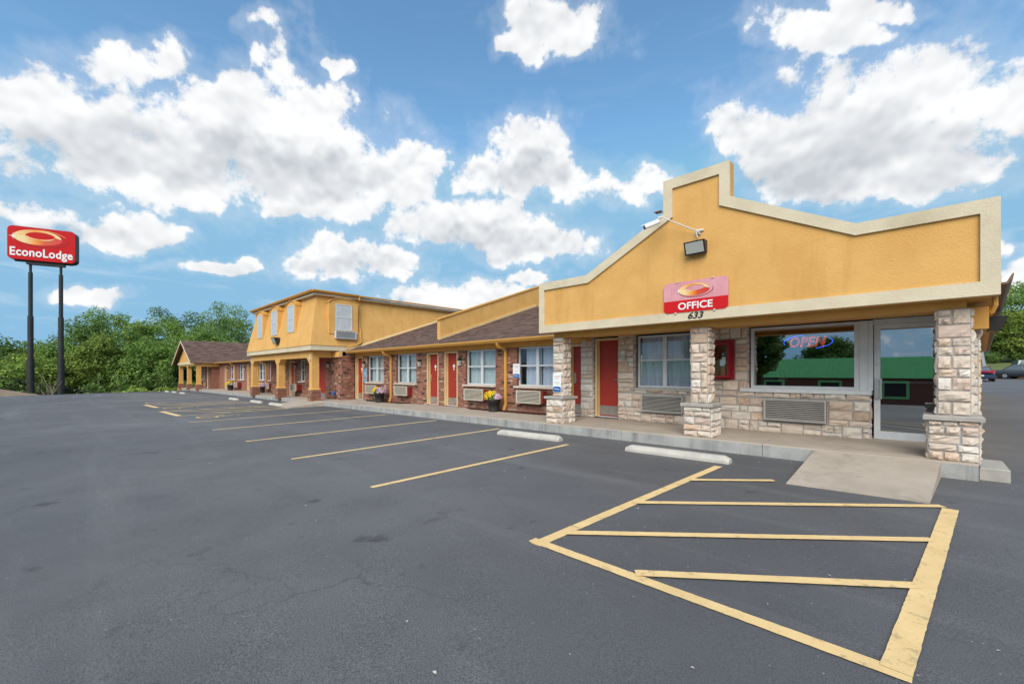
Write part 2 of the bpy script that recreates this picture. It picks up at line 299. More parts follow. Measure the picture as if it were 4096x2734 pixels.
# ================================================================== mesh helpers
class MB:
    def __init__(s): s.v = []; s.f = []; s.m = []
    def quad(s, a, b, c, d, mi=0): n = len(s.v); s.v += [a, b, c, d]; s.f.append((n, n+1, n+2, n+3)); s.m.append(mi)
    def poly(s, pts, mi=0): n = len(s.v); s.v += list(pts); s.f.append(tuple(range(n, n+len(pts)))); s.m.append(mi)
    def hexa(s, p, mi=0):      # 8 corners: bottom ring 0-3, top ring 4-7
        n = len(s.v); s.v += list(p)
        for q in ((3,2,1,0),(4,5,6,7),(0,1,5,4),(1,2,6,5),(2,3,7,6),(3,0,4,7)): s.f.append(tuple(n+i for i in q)); s.m.append(mi)
    def box(s, x0, x1, y0, y1, z0, z1, mi=0):
        s.hexa([(x0,y0,z0),(x1,y0,z0),(x1,y1,z0),(x0,y1,z0),(x0,y0,z1),(x1,y0,z1),(x1,y1,z1),(x0,y1,z1)], mi)
    def bbox(s, x0, x1, y0, y1, z0, z1, c=0.01, mi=0):   # box with the vertical and front edges chamfered on top
        s.hexa([(x0,y0,z0),(x1,y0,z0),(x1,y1,z0),(x0,y1,z0),(x0,y0,z1-c),(x1,y0,z1-c),(x1,y1,z1-c),(x0,y1,z1-c)], mi)
        s.hexa([(x0,y0,z1-c),(x1,y0,z1-c),(x1,y1,z1-c),(x0,y1,z1-c),(x0+c,y0+c,z1),(x1-c,y0+c,z1),(x1-c,y1-c,z1),(x0+c,y1-c,z1)], mi)
    def prism(s, poly, a, b, ax='Y', mi=0, mside=None):   # extrude a 2-D outline along an axis
        def P(u, w, t): return (u, t, w) if ax == 'Y' else ((t, u, w) if ax == 'X' else (u, w, t))
        n = len(poly); k = len(s.v); s.v += [P(u, w, a) for u, w in poly] + [P(u, w, b) for u, w in poly]
        s.f.append(tuple(range(k, k+n))); s.m.append(mi); s.f.append(tuple(range(k+2*n-1, k+n-1, -1))); s.m.append(mi)
        for i in range(n):
            j = (i+1) % n; s.f.append((k+i, k+n+i, k+n+j, k+j)); s.m.append(mi if mside is None else mside)
    def tube(s, pts, r, n=8, mi=0, caps=True):
        pts = [Vector(p) for p in pts]; k0 = len(s.v); L = len(pts)
        rs = r if isinstance(r, (list, tuple)) else [r]*L
        up = Vector((0,0,1))
        for i, p in enumerate(pts):
            d = (pts[min(i+1, L-1)] - pts[max(i-1, 0)]).normalized()
            a = d.cross(up)
            if a.length < 1e-3: a = d.cross(Vector((1,0,0)))
            a.normalize(); b = a.cross(d)
            for j in range(n):
                t = 2*math.pi*j/n; s.v.append(tuple(p + a*(rs[i]*math.cos(t)) + b*(rs[i]*math.sin(t))))
        for i in range(L-1):
            for j in range(n):
                q = (j+1) % n; s.f.append((k0+i*n+j, k0+i*n+q, k0+(i+1)*n+q, k0+(i+1)*n+j)); s.m.append(mi)
        if caps:
            s.f.append(tuple(k0+j for j in range(n-1, -1, -1))); s.m.append(mi)
            s.f.append(tuple(k0+(L-1)*n+j for j in range(n))); s.m.append(mi)
    def lathe(s, prof, n=16, c=(0,0,0), mi=0):
        k0 = len(s.v)
        for r, z in prof:
            for j in range(n):
                t = 2*math.pi*j/n; s.v.append((c[0]+r*math.cos(t), c[1]+r*math.sin(t), c[2]+z))
        for i in range(len(prof)-1):
            for j in range(n):
                q = (j+1) % n; s.f.append((k0+i*n+j, k0+i*n+q, k0+(i+1)*n+q, k0+(i+1)*n+j)); s.m.append(mi)
    def mesh(s, name, mats, smooth=False):
        me = bpy.data.meshes.new(name); me.from_pydata([tuple(v) for v in s.v], [], s.f)
        for m in (mats if isinstance(mats, (list, tuple)) else [mats]): me.materials.append(m)
        me.polygons.foreach_set('material_index', s.m)
        if smooth: me.polygons.foreach_set('use_smooth', [True]*len(s.f))
        me.update(); return me
def wloc(o):
    v = Vector((0,0,0))
    while o is not None: v = v + o.location; o = o.parent
    return v
def add(name, me, parent=None, loc=None, rot=None):
    o = bpy.data.objects.new(name, me); COL.objects.link(o)
    if parent is not None: o.parent = parent
    if loc is not None: o.location = loc
    if rot is not None: o.rotation_euler = rot
    return o
def wpart(name, mb, mats, parent, smooth=False):     # mesh given in world coordinates, under an unrotated parent
    return add(name, mb.mesh(name, mats, smooth), parent, -wloc(parent))
def lpart(name, mb, mats, parent, smooth=False):     # mesh given in the parent's own coordinates
    return add(name, mb.mesh(name, mats, smooth), parent)
def tag(o, label=None, cat=None, group=None, kind=None):
    if label: o['label'] = label
    if cat: o['category'] = cat
    if group: o['group'] = group
    if kind: o['kind'] = kind
    return o
def empty(name, loc, label, cat, rz=0.0, group=None):
    o = bpy.data.objects.new(name, None); COL.objects.link(o); o.location = loc; o.rotation_euler = (0, 0, rz); o.empty_display_size = 0.2
    return tag(o, label, cat, group)
def struct(name, mb, mats, label, kind='structure', smooth=False):
    return tag(add(name, mb.mesh(name, mats, smooth)), label, None, None, kind)
def arrays(name, V, Q, mats, mi=None):
    me = bpy.data.meshes.new(name); n, k = len(V), len(Q)
    me.vertices.add(n); me.vertices.foreach_set('co', np.asarray(V, dtype=np.float32).ravel())
    me.loops.add(k*4); me.loops.foreach_set('vertex_index', np.asarray(Q, dtype=np.int32).ravel())
    me.polygons.add(k); me.polygons.foreach_set('loop_start', np.arange(0, k*4, 4, dtype=np.int32))
    for m in (mats if isinstance(mats, (list, tuple)) else [mats]): me.materials.append(m)
    if mi is not None: me.polygons.foreach_set('material_index', np.asarray(mi, dtype=np.int32))
    me.update(calc_edges=True); return me
def text(name, s, mt, parent, width=None, height=None, loc=(0,0,0), rot=(R(90),0,0), ext=0.003, off=0.0, shear=0.0, outline=0.0, spacing=1.0):
    cu = bpy.data.curves.new(name, 'FONT'); cu.body = s; cu.align_x = 'CENTER'; cu.align_y = 'CENTER'
    cu.extrude = ext; cu.offset = off; cu.shear = shear; cu.space_character = spacing; cu.resolution_u = 4
    if outline: cu.fill_mode = 'NONE'; cu.bevel_depth = outline; cu.bevel_resolution = 1; cu.extrude = 0
    cu.materials.append(mt)
    o = bpy.data.objects.new(name, cu); COL.objects.link(o); bpy.context.view_layer.update()
    d = o.dimensions; sx = width/d.x if width else (height/d.y); sy = height/d.y if height else sx
    me = bpy.data.meshes.new_from_object(o.evaluated_get(bpy.context.evaluated_depsgraph_get()))
    me.name = name; bpy.data.objects.remove(o)
    n = len(me.vertices); a = np.empty(n*3, dtype=np.float32); me.vertices.foreach_get('co', a); a = a.reshape(-1, 3)
    lo, hi = a.min(0), a.max(0); a[:, :2] -= (lo[:2]+hi[:2])/2; a[:, 0] *= sx; a[:, 1] *= sy
    me.vertices.foreach_set('co', a.ravel()); me.update()
    return add(name, me, parent, loc, rot)

# ================================================================== the ground
def lot(x, y):
    z = -0.065 + 0.0075*max(min(x, 40), -60) + 0.0117*max(min(y, 75), -40)
    if y < -4: z -= 0.035*min(-4-y, 30)
    return z
def walkz(x): return 0.25 + 0.0083*x
def terr(x, y):
    z = lot(x, y) - 0.06
    if x < -55.6: z -= min((-55.6-x)*0.38, 2.6)
    if x < -75: z += min((-75-x)*0.10, 16)
    if y > 73: z += min((y-73)*0.085, 9)
    if y > 9 and x < -22: z -= 0
    if x > 42: z -= min((x-42)*0.02, 2)
    return z
def grid(xs, ys, fn):
    mb = MB(); nx = len(xs)
    for y in ys:
        for x in xs: mb.v.append((x, y, fn(x, y)))
    for j in range(len(ys)-1):
        for i in range(nx-1): mb.f.append((j*nx+i, j*nx+i+1, (j+1)*nx+i+1, (j+1)*nx+i)); mb.m.append(0)
    return mb
gx = [-900,-500,-300,-200,-150,-120,-100,-88,-80,-75,-70,-66,-63,-60,-58,-56.5,-55.6,-50,-40,-20,0,20,40,42,60,100,200,400,900]
gy = [-900,-400,-200,-100,-60,-40,-34,-25,-15,-8,-4,0,4,8,16,30,50,66,72,73,76,80,85,92,100,110,125,140,180,260,500,900]
g = grid(gx, gy, terr)
for k, f in enumerate(g.f):
    cx = sum(g.v[i][0] for i in f)/4; cy = sum(g.v[i][1] for i in f)/4
    g.m[k] = 1 if (cx < -52 and cy < 70) else 0
struct('ground', g, [m_grass, m_dirt], 'grass and undergrowth ground round the motel car park')
px = [-55.5+k*2.5 for k in range(0, 39)] ; py = [-40,-36,-30,-24,-18,-12,-8,-4]+[-2+k*2.5 for k in range(0, 30)]+[71.5]
ez = random.Random(5)
pl = grid(px, py, lambda x, y: lot(x, y) + (0.012*math.sin(x*0.31)*math.sin(y*0.27) if (y > 9 or x < -58) else 0))
lotobj = struct('parking_lot', pl, m_asp, 'grey sealed asphalt car park in front of the motel')

def strip(mb, p0, p1, w, jit=0.002, dz=0.0045, seg=0.04):
    p0, p1 = Vector(p0), Vector(p1); d = p1-p0; L = d.length; d.normalize(); n = Vector((-d.y, d.x)); k = max(2, int(L/seg)); b = len(mb.v)
    for i in range(k+1):
        c = p0 + d*(L*i/k)
        for s in (-1, 1):
            q = c + n*(s*(w/2 + random.uniform(-jit, jit))); mb.v.append((q.x, q.y, lot(q.x, q.y)+dz))
    for i in range(k): mb.f.append((b+2*i, b+2*i+2, b+2*i+3, b+2*i+1)); mb.m.append(0)
def paint(name, *segs, dz=0.0045, label=None):
    mb = MB()
    for i, (a, b, w) in enumerate(segs): strip(mb, a, b, w, dz=dz + 0.0015*i)
    o = wpart(name, mb, m_line, lotobj)
    if label: o['label'] = label
    return o
for x, y0, y1 in ((-5.30,2.74,7.05),(-8.15,2.69,7.85),(-11.13,2.70,7.95),(-14.2,2.64,7.93),(-17.18,2.55,7.9),(-35.2,2.7,7.3),(-38.2,2.6,7.2),(-41.2,2.6,7.1),(-44.2,2.6,7.0),(-47.2,2.6,6.9)):
    paint('bay_line', ((x, y0), (x, y1), 0.10))
paint('hatch_border', ((-2.46,2.80),(-2.34,6.97),0.115), label='left edge of the hatched no-parking box')
paint('hatch_border', ((-2.55,2.86),(-0.06,2.83),0.10), dz=0.0075, label='near edge of the hatched no-parking box')
paint('hatch_border', ((-0.12,2.84),(0.155,6.42),0.125), dz=0.0105, label='thick right edge of the hatched no-parking box')
for a, b in (((-2.33,5.84),(-1.49,6.53)),((-2.41,4.43),(0.10,6.50)),((-2.42,3.19),(0.02,5.19)),((-1.56,2.90),(-0.06,4.04))):
    paint('hatch_bar', (a, b, 0.095), dz=0.013)
for x0, x1 in ((-23.5,-20.25),(-29.7,-26.4)):        # the two accessible-aisle hatches
    paint('aisle_border', ((x0,2.6),(x0+0.5,6.6),0.10)); paint('aisle_border', ((x1,2.7),(x1,6.6),0.10)); paint('aisle_border', ((x0,2.55),(x1,2.72),0.2), dz=0.0075)
    for k in range(4): paint('aisle_bar', ((x0+0.1,2.9+k*0.95),(x1-0.1,4.4+k*0.72),0.10), dz=0.0075)
def wheelchair(cx, cy):
    mb = MB()
    strip(mb, (cx, cy-0.1), (cx, cy+0.45), 0.09); strip(mb, (cx, cy-0.1), (cx+0.35, cy-0.1), 0.09, dz=0.006); strip(mb, (cx+0.35, cy-0.1), (cx+0.45, cy-0.45), 0.09, dz=0.0075)
    for k in range(12):
        a0, a1 = R(100+k*22), R(122+k*22); strip(mb, (cx+0.42*math.cos(a0), cy-0.25+0.42*math.sin(a0)), (cx+0.42*math.cos(a1), cy-0.25+0.42*math.sin(a1)), 0.09, dz=0.009)
    strip(mb, (cx-0.06, cy+0.62), (cx+0.06, cy+0.62), 0.13, dz=0.0105); wpart('wheelchair_symbol', mb, m_line, lotobj)
for c in ((-25.4,3.5),(-18.8,3.7),(-31.5,3.4)): wheelchair(*c)
# loose leaves and scraps
mb = MB(); rl = random.Random(11)
for k in range(420):
    x, y = rl.uniform(-16, 3), (rl.uniform(0.9, 8.1) if k < 170 else 8.2-abs(rl.gauss(0, 0.16))); a = rl.uniform(0, 6.3); s = rl.uniform(0.006, 0.02); z = lot(x, y)+0.006
    c, q = math.cos(a)*s, math.sin(a)*s; mb.quad((x-c,y-q,z),(x+q*0.5,y-c*0.5,z+0.004),(x+c,y+q,z+0.002),(x-q*0.5,y+c*0.5,z+0.006))
m_litter = mat('leaf_litter', (0.30,0.24,0.17), 0.9, (0.5,0.48,0.44), 30, isl=0.5)
struct('leaf_litter', mb, m_litter, 'scattered dry leaf scraps and grit on the asphalt', 'stuff')

# ================================================================== walkway, curb, ramps
Yc = 8.22; Yb = 10.3
walk = empty('walkway', (-20, Yc, 0), None, None); walk['kind'] = 'structure'; walk['label'] = 'raised tan concrete walkway along the motel front'
del_keys = None
joints = [0.46,-2.05,-4.75,-7.0,-9.7,-12.3,-15.0,-17.7,-20.5,-23.2,-26,-29,-32,-35,-38.5,-42,-46,-50,-54.5,-60.5]
for i in range(len(joints)-1):
    x1, x0 = joints[i]-0.004, joints[i+1]+0.004
    mb = MB(); zf0, zf1 = walkz(x0), walkz(x1); up = 0.035; c = 0.02
    lo0, lo1 = lot(x0, Yc)-0.12, lot(x1, Yc)-0.12
    mb.hexa([(x0,Yc,lo0),(x1,Yc,lo1),(x1,Yb,lo1),(x0,Yb,lo0),(x0,Yc,zf0-c),(x1,Yc,zf1-c),(x1,Yb,zf1+up-c),(x0,Yb,zf0+up-c)], 1)
    mb.hexa([(x0,Yc,zf0-c),(x1,Yc,zf1-c),(x1,Yb,zf1+up-c),(x0,Yb,zf0+up-c),(x0,Yc+c*0.8,zf0),(x1,Yc+c*0.8,zf1),(x1,Yb,zf1+up),(x0,Yb,zf0+up)], 0)
    wpart('slab', mb, [m_walk, m_curb], walk)
mb = MB(); x0, x1 = -1.32, 0.10                      # office ramp
mb.hexa([(x0-0.02,6.48,lot(x0,6.4)-0.05),(x1-0.1,6.56,lot(x1,6.5)-0.05),(x1+0.02,Yc+0.16,-0.1),(x0+0.02,Yc+0.16,-0.1),
         (x0-0.02,6.48,lot(x0,6.4)+0.012),(x1-0.1,6.56,lot(x1,6.5)+0.012),(x1+0.02,Yc+0.16,walkz(x1)+0.008),(x0+0.02,Yc+0.16,walkz(x0)+0.008)])
struct('concrete_ramp', mb, m_ramp, 'wide concrete ramp up to the office door')
mb = MB(); x0, x1 = -23.4, -20.6                      # ramp by the two-storey block
mb.hexa([(x0,6.75,lot(x0,6.7)-0.05),(x1,6.62,lot(x1,6.7)-0.05),(x1+0.2,Yc+0.1,-0.25),(x0,Yc+0.1,-0.25),(x0,6.75,lot(x0,6.7)+0.012),(x1,6.62,lot(x1,6.7)+0.012),(x1+0.2,Yc+0.1,walkz(x1)+0.008),(x0,Yc+0.1,walkz(x0)+0.008)])
struct('concrete_ramp', mb, m_ramp, 'low concrete ramp beside the brick pillar of the two-storey block')
mb = MB(); mb.bbox(0.47,0.74,8.35,9.2,lot(0.6,8.7)-0.05,lot(0.6,8.7)+0.16,0.012)
tag(add('concrete_step', mb.mesh('concrete_step', m_cap)), 'small grey concrete step block beside the right stone column', 'step')
mb = MB(); mb.box(0.10,0.46,8.30,8.5,lot(0.3,8.3)-0.05,0.06)
tag(add('yellow_footing', mb.mesh('yellow_footing', m_line)), 'yellow painted footing under the right stone column', 'footing')

def wheel_stop(x, y, L, label, rz=0.0):
    mb = MB(); h = 0.115; a, b = 0.085, 0.05
    prof = [(-a,0),(a,0),(a,0.045),(b,h),(-b,h),(-a,0.045)]
    for s0, s1, k in ((-L/2,-L/2+0.09,0),(-L/2+0.09,L/2-0.09,1),(L/2-0.09,L/2,2)):
        t0 = 0.62 if k == 0 else 1.0; t1 = 0.62 if k == 2 else 1.0; n = len(mb.v)
        mb.v += [(s0, u, w*t0) for u, w in prof] + [(s1, u, w*t1) for u, w in prof]
        for i in range(6): mb.f.append((n+i, n+(i+1)%6, n+6+(i+1)%6, n+6+i)); mb.m.append(0)
        if k != 1: mb.f.append(tuple(n+i+(6 if k == 2 else 0) for i in range(6))); mb.m.append(0)
    o = tag(add('wheel_stop', mb.mesh('wheel_stop', m_stop)), label, 'wheel stop', 'concrete wheel stops')
    o.location = (x, y, lot(x, y)+0.003); o.rotation_euler = (0, -math.atan(0.0075), rz)
wheel_stop(-3.16,7.25,1.80,'nearest concrete wheel stop, in front of the middle stone column', R(1))
wheel_stop(-6.55,7.22,1.80,'concrete wheel stop in front of the left stone column', R(3))
for x, y, l in ((-22.9,6.85,'concrete wheel stop right beside the low ramp'),(-26.2,6.85,'concrete wheel stop before the middle brick pillar, second from the low ramp'),(-30.5,6.75,'concrete wheel stop before the left brick pillar, third from the low ramp'),
                (-45.4,6.3,'concrete wheel stop before the gabled porch, nearest to its right pillar'),(-48.9,6.2,'middle one of three wheel stops before the gabled porch'),(-51.6,6.0,'farthest wheel stop before the gabled porch')):
    wheel_stop(x, y, 1.8, l)

# ================================================================== shared building pieces
def rect_cells(x0, x1, z0, z1, ops):
    xs = sorted({x0, x1, *[v for o in ops for v in o[:2] if x0 < v < x1]}); zs = sorted({z0, z1, *[v for o in ops for v in o[2:4] if z0 < v < z1]})
    for i in range(len(xs)-1):
        run = None
        for j in range(len(zs)-1):
            mx, mz = (xs[i]+xs[i+1])/2, (zs[j]+zs[j+1])/2
            free = not any(o[0] < mx < o[1] and o[2] < mz < o[3] for o in ops)
            if free: run = (run[0], zs[j+1]) if run else (zs[j], zs[j+1])
            if (not free or j == len(zs)-2) and run: yield xs[i], xs[i+1], run[0], run[1]; run = None
def holed_wall(x0, x1, z0, z1, y0, y1, ops, mi=0):
    mb = MB()
    for a, b, c, d in rect_cells(x0, x1, z0, z1, ops): mb.box(a, b, y0, y1, c, d, mi)
    return mb
def curtain_mesh(w, h, seed, gap=None, amp=0.022):
    r = random.Random(seed); mb = MB(); n = int(w/0.022); ph = r.uniform(0, 6)
    f1, f2 = r.uniform(50, 62), r.uniform(23, 29)
    for i in range(n+1):
        x = w*i/n; y0 = amp*math.sin(x*f1+ph)+amp*0.7*math.sin(x*f2+ph*2); y1 = amp*1.2*math.sin(x*f1*0.96+ph+0.4)+amp*math.sin(x*f2+ph*2)
        mb.v += [(x, y1, 0), (x, y0, h)]
    for i in range(n): mb.f.append((2*i, 2*i+2, 2*i+3, 2*i+1)); mb.m.append(0)
    return mb
def guest_window(parent, x0, x1, z0, z1, y, seed, sill=True, cur='full', sheer=False, cols=2, tag_label=None):
    fr = MB(); t = 0.045; d = 0.06
    fr.box(x0, x0+t, y, y+d, z0, z1); fr.box(x1-t, x1, y, y+d, z0, z1); fr.box(x0+t, x1-t, y, y+d, z0, z0+t); fr.box(x0+t, x1-t, y, y+d, z1-t, z1)
    xm = (x0+x1)/2; zm = (z0+z1)/2+0.03
    if cols == 2: fr.box(xm-0.05, xm+0.05, y-0.004, y+d-0.01, z0+t, z1-t); spans = ((x0+t, xm-0.05), (xm+0.05, x1-t))
    else: spans = ((x0+t, x1-t),)
    for a, b in spans: fr.box(a, b, y+0.006, y+d-0.014, zm-0.022, zm+0.022)
    w = wpart('window', fr, m_alu, parent)
    if tag_label: w['label'] = tag_label
    for a, b in spans:
        for c, e in ((z0+t, zm-0.022), (zm+0.022, z1-t)):
            p = MB(); p.box(a, b, y+0.028, y+0.034, c, e); wpart('pane', p, m_glass, w)
    m = m_cur2 if sheer else m_cur
    if cur == 'full': sp = [(x0+0.03, x1-0.03)]
    elif cur == 'gap': sp = [(x0+0.03, xm-0.13), (xm-0.03, x1-0.03)]
    else: sp = [(x0+0.2, xm+0.02), (xm+0.1, x1-0.03)]
    for i, (a, b) in enumerate(sp):
        cm = curtain_mesh(b-a, z1-z0-0.02, seed+i); cm.v = [(a+p[0], y+0.16+p[1], z0+0.01+p[2]) for p in cm.v]; wpart('curtain', cm, m, w)
    if sill:
        s = MB(); s.bbox(x0-0.10, x1+0.03, y-0.17, y+0.02, z0-0.065, z0-0.003, 0.008); wpart('window_sill', s, m_sill, w)
    return w
def guest_door(parent, x0, x1, z0, z1, y, handle='left', label=None, number=None, plate=True, frame=m_frm, yf=None):
    t = 0.055; leaf = MB(); leaf.box(x0+t+0.004, x1-t-0.004, y, y+0.045, z0+0.02, z1-t-0.004)
    d = wpart('door', leaf, m_red, parent)
    if label: d['label'] = label
    f = MB(); ya = (y-0.09) if yf is None else yf
    f.box(x0, x0+t, ya, y+0.08, z0, z1); f.box(x1-t, x1, ya, y+0.08, z0, z1); f.box(x0+t, x1-t, ya, y+0.08, z1-t, z1)
    f.box(x0+t, x0+t+0.018, y-0.03, y-0.004, z0, z1-t); f.box(x1-t-0.018, x1-t, y-0.03, y-0.004, z0, z1-t)
    wpart('door_frame', f, frame, d)
    th = MB(); th.box(x0+t, x1-t, y-0.07, y+0.04, z0-0.004, z0+0.018); wpart('threshold', th, m_alu, d)
    if plate:
        k = MB(); k.box(x0+t+0.03, x1-t-0.03, y-0.006, y-0.001, z0+0.05, z0+0.30); wpart('kick_plate', k, m_plate, d)
    hx = x0+t+0.07 if handle == 'left' else x1-t-0.07; sg = 1 if handle == 'left' else -1
    h = MB(); h.box(hx-0.032, hx+0.032, y-0.018, y-0.001, z0+0.90, z0+1.20); h.tube([(hx, y-0.02, z0+1.0), (hx, y-0.06, z0+1.0), (hx+sg*0.11, y-0.06, z0+1.0)], 0.010, 6)
    h.tube([(hx, y-0.019, z0+1.13), (hx, y-0.03, z0+1.13)], 0.018, 8)
    wpart('handle', h, m_steel, d)
    if number:
        q = MB(); cx = (x0+x1)/2+0.02; zc = z0+1.50
        pts = [(cx-0.06, zc-0.04), (cx+0.06, zc-0.04), (cx+0.06, zc+0.01)] + [(cx+0.06*math.cos(R(a)), zc+0.01+0.06*math.sin(R(a))) for a in range(15, 180, 15)] + [(cx-0.06, zc+0.01)]
        q.prism(pts, y-0.004, y-0.001, 'Y'); q.box(cx-0.022, cx+0.022, y-0.004, y-0.001, zc-0.155, zc-0.06)
        pn = wpart('room_plate', q, m_wht, d)
    return d
def brick_rows(x0, x1, z0, z1, ops, seed, L=0.205, Hh=0.0665, gap=0.009):
    r = random.Random(seed); out = []; k = 0; z = z0
    while z + Hh*0.6 < z1:
        zt = min(z+Hh-gap, z1); zm = (z+zt)/2
        cuts = sorted([(max(o[0], x0), min(o[1], x1)) for o in ops if o[2]-0.01 < zm < o[3]+0.01 and o[1] > x0 and o[0] < x1])
        spans = []; c = x0
        for a, b in cuts:
            if a > c: spans.append((c, a))
            c = max(c, b)
        if c < x1: spans.append((c, x1))
        for a, b in spans:
            x = x0 - (L/2 if k % 2 else 0)
            while x < b:
                s, e = max(x, a), min(x+L-gap, b)
                if e - s > 0.02: out.append((s, e, z, zt))
                x += L
        z += Hh; k += 1
    return out, r
def brick_mi(r):
    q = r.random(); return 0 if q < 0.46 else 1 if q < 0.68 else 2 if q < 0.86 else 3 if q < 0.945 else 4
def brick_faces(mb, s, e, z, zt, y, dep, mi, ax='Y', sgn=1):
    # one brick standing proud of the mortar: outer face on plane y (axis ax), depth dep
    if ax == 'Y': mb.box(s, e, y, y+dep, z, zt, mi)
    else: mb.box(y-dep, y, s, e, z, zt, mi)
def shingles(o, a, u, wid, length, seed, tab=0.30, ex=0.145, th=0.013, cut=0.0):
    # o: eave corner, a: unit vector along the eave, u: unit vector up the slope
    o, a, u = Vector(o), Vector(a), Vector(u); n = a.cross(u); n = n if n.z > 0 else -n
    r = random.Random(seed); mb = MB(); rows = int(length/ex)
    for j in range(rows):
        x = -(r.random()*tab); wj = wid - cut*j/rows
        while x < wj:
            w = tab*r.uniform(0.75, 1.2); s, e = max(x, 0), min(x+w-0.006, wj); x += w
            if e - s < 0.02: continue
            t = th*r.uniform(0.7, 1.35); f = o + u*(j*ex - r.uniform(0, 0.004)); b = o + u*((j+1)*ex+0.02)
            p = [f+a*s+n*0.002, f+a*e+n*0.002, f+a*e+n*t, f+a*s+n*t, b+a*e+n*0.003, b+a*s+n*0.003]
            k = len(mb.v); mb.v += [tuple(q) for q in p]; mb.f += [(k, k+1, k+2, k+3), (k+3, k+2, k+4, k+5)]; mb.m += [0, 0]
    return mb

# ------------------------------------------------------------------ rough ashlar stone
stone_bank = []     # (parent, MB, material index, size seen)
CAMP = Vector((0, 0, 1.45))
def stones_on(parent, o, u, n, U, Z0, Z1, seed, ops=(), course=(0.10, 0.19), dep=0.045, wmin=0.16, wmax=0.42, gap=0.012):
    o, u, n = Vector(o), Vector(u), Vector(n); r = random.Random(seed)
    def one(s, e, z, zt):
        if e - s < 0.03 or zt - z < 0.03: return
        nx = 5 if e-s > 0.12 else 3; ny = 4; mb = MB(); W_, H_ = e-s, zt-z; base = r.uniform(0.4, 1.0)*dep
        tu, tv = r.uniform(-0.3, 0.3)*dep, r.uniform(-0.3, 0.3)*dep
        def P(a, b, d): q = o + u*a + n*d; return (q.x, q.y, q.z + b)
        ed = min(0.012, W_*0.12, H_*0.12)
        for j in range(ny):
            for i in range(nx):
                fu, fv = i/(nx-1), j/(ny-1); bu = i in (0, nx-1); bv = j in (0, ny-1)
                a = s + ed + (W_-2*ed)*fu + (0 if bu else r.uniform(-0.1, 0.1)*W_/nx); b = z + ed + (H_-2*ed)*fv + (0 if bv else r.uniform(-0.12, 0.12)*H_/ny)
                d = base + tu*(fu-0.5)*2 + tv*(fv-0.5)*2 + r.uniform(-0.34, 0.34)*dep
                if bu or bv: d = max(d*r.uniform(0.45, 0.75), 0.006); a += r.uniform(-0.004, 0.004); b += r.uniform(-0.004, 0.004)
                mb.v.append(P(a, b, max(d, 0.006)))
        for j in range(ny-1):
            for i in range(nx-1): mb.f.append((j*nx+i, j*nx+i+1, (j+1)*nx+i+1, (j+1)*nx+i)); mb.m.append(0)
        ring = [i for i in range(nx)] + [j*nx+nx-1 for j in range(1, ny)] + [(ny-1)*nx+i for i in range(nx-2, -1, -1)] + [j*nx for j in range(ny-2, 0, -1)]
        k = len(mb.v)
        for q in ring:
            i, j = q % nx, q // nx; mb.v.append(P(s + W_*i/(nx-1), z + H_*j/(ny-1), -0.004))
        m = len(ring)
        for i in range(m): mb.f.append((ring[i], k+i, k+(i+1) % m, ring[(i+1) % m])); mb.m.append(0)
        q = r.random(); mi = 0 if q < 0.32 else 1 if q < 0.60 else 2 if q < 0.76 else 3 if q < 0.86 else 4
        c = Vector(mb.v[nx+1]); dist = (c-CAMP).length; face = max(0.02, (CAMP-c).normalized().dot(n))
        stone_bank.append((parent, mb, mi, W_*H_*face/dist**2))
    def fill(a, b, z0, z1):
        z = z0
        while z < z1-0.02:
            h = r.uniform(*course)*r.choice((1, 1, 1.5)); h = h if z1-(z+h) > 0.07 else z1-z
            x = a
            while x < b-0.01:
                w = r.uniform(wmin, wmax); w = w if b-(x+w) > wmin*0.6 else b-x
                if h > 0.19 and r.random() < 0.55:
                    f = r.uniform(0.38, 0.62); one(x+gap/2, x+w-gap/2, z+gap/2, z+h*f-gap/2)
                    if w > 0.30 and r.random() < 0.6:
                        wf = w*r.uniform(0.4, 0.6); one(x+gap/2, x+wf-gap/2, z+h*f+gap/2, z+h-gap/2); one(x+wf+gap/2, x+w-gap/2, z+h*f+gap/2, z+h-gap/2)
                    else: one(x+gap/2, x+w-gap/2, z+h*f+gap/2, z+h-gap/2)
                else: one(x+gap/2, x+w-gap/2, z+gap/2, z+h-gap/2)
                x += w
            z += h
    if not ops: fill(0, U, Z0, Z1)
    else:
        zs = sorted({Z0, Z1, *[v for q in ops for v in q[2:4] if Z0 < v < Z1]})
        for i in range(len(zs)-1):
            zm = (zs[i]+zs[i+1])/2; cuts = sorted([(q[0], q[1]) for q in ops if q[2] < zm < q[3]]); c = 0
            for p, q in cuts + [(U, U)]:
                if p - c > 0.03: fill(c, p, zs[i], zs[i+1])
                c = max(c, q)

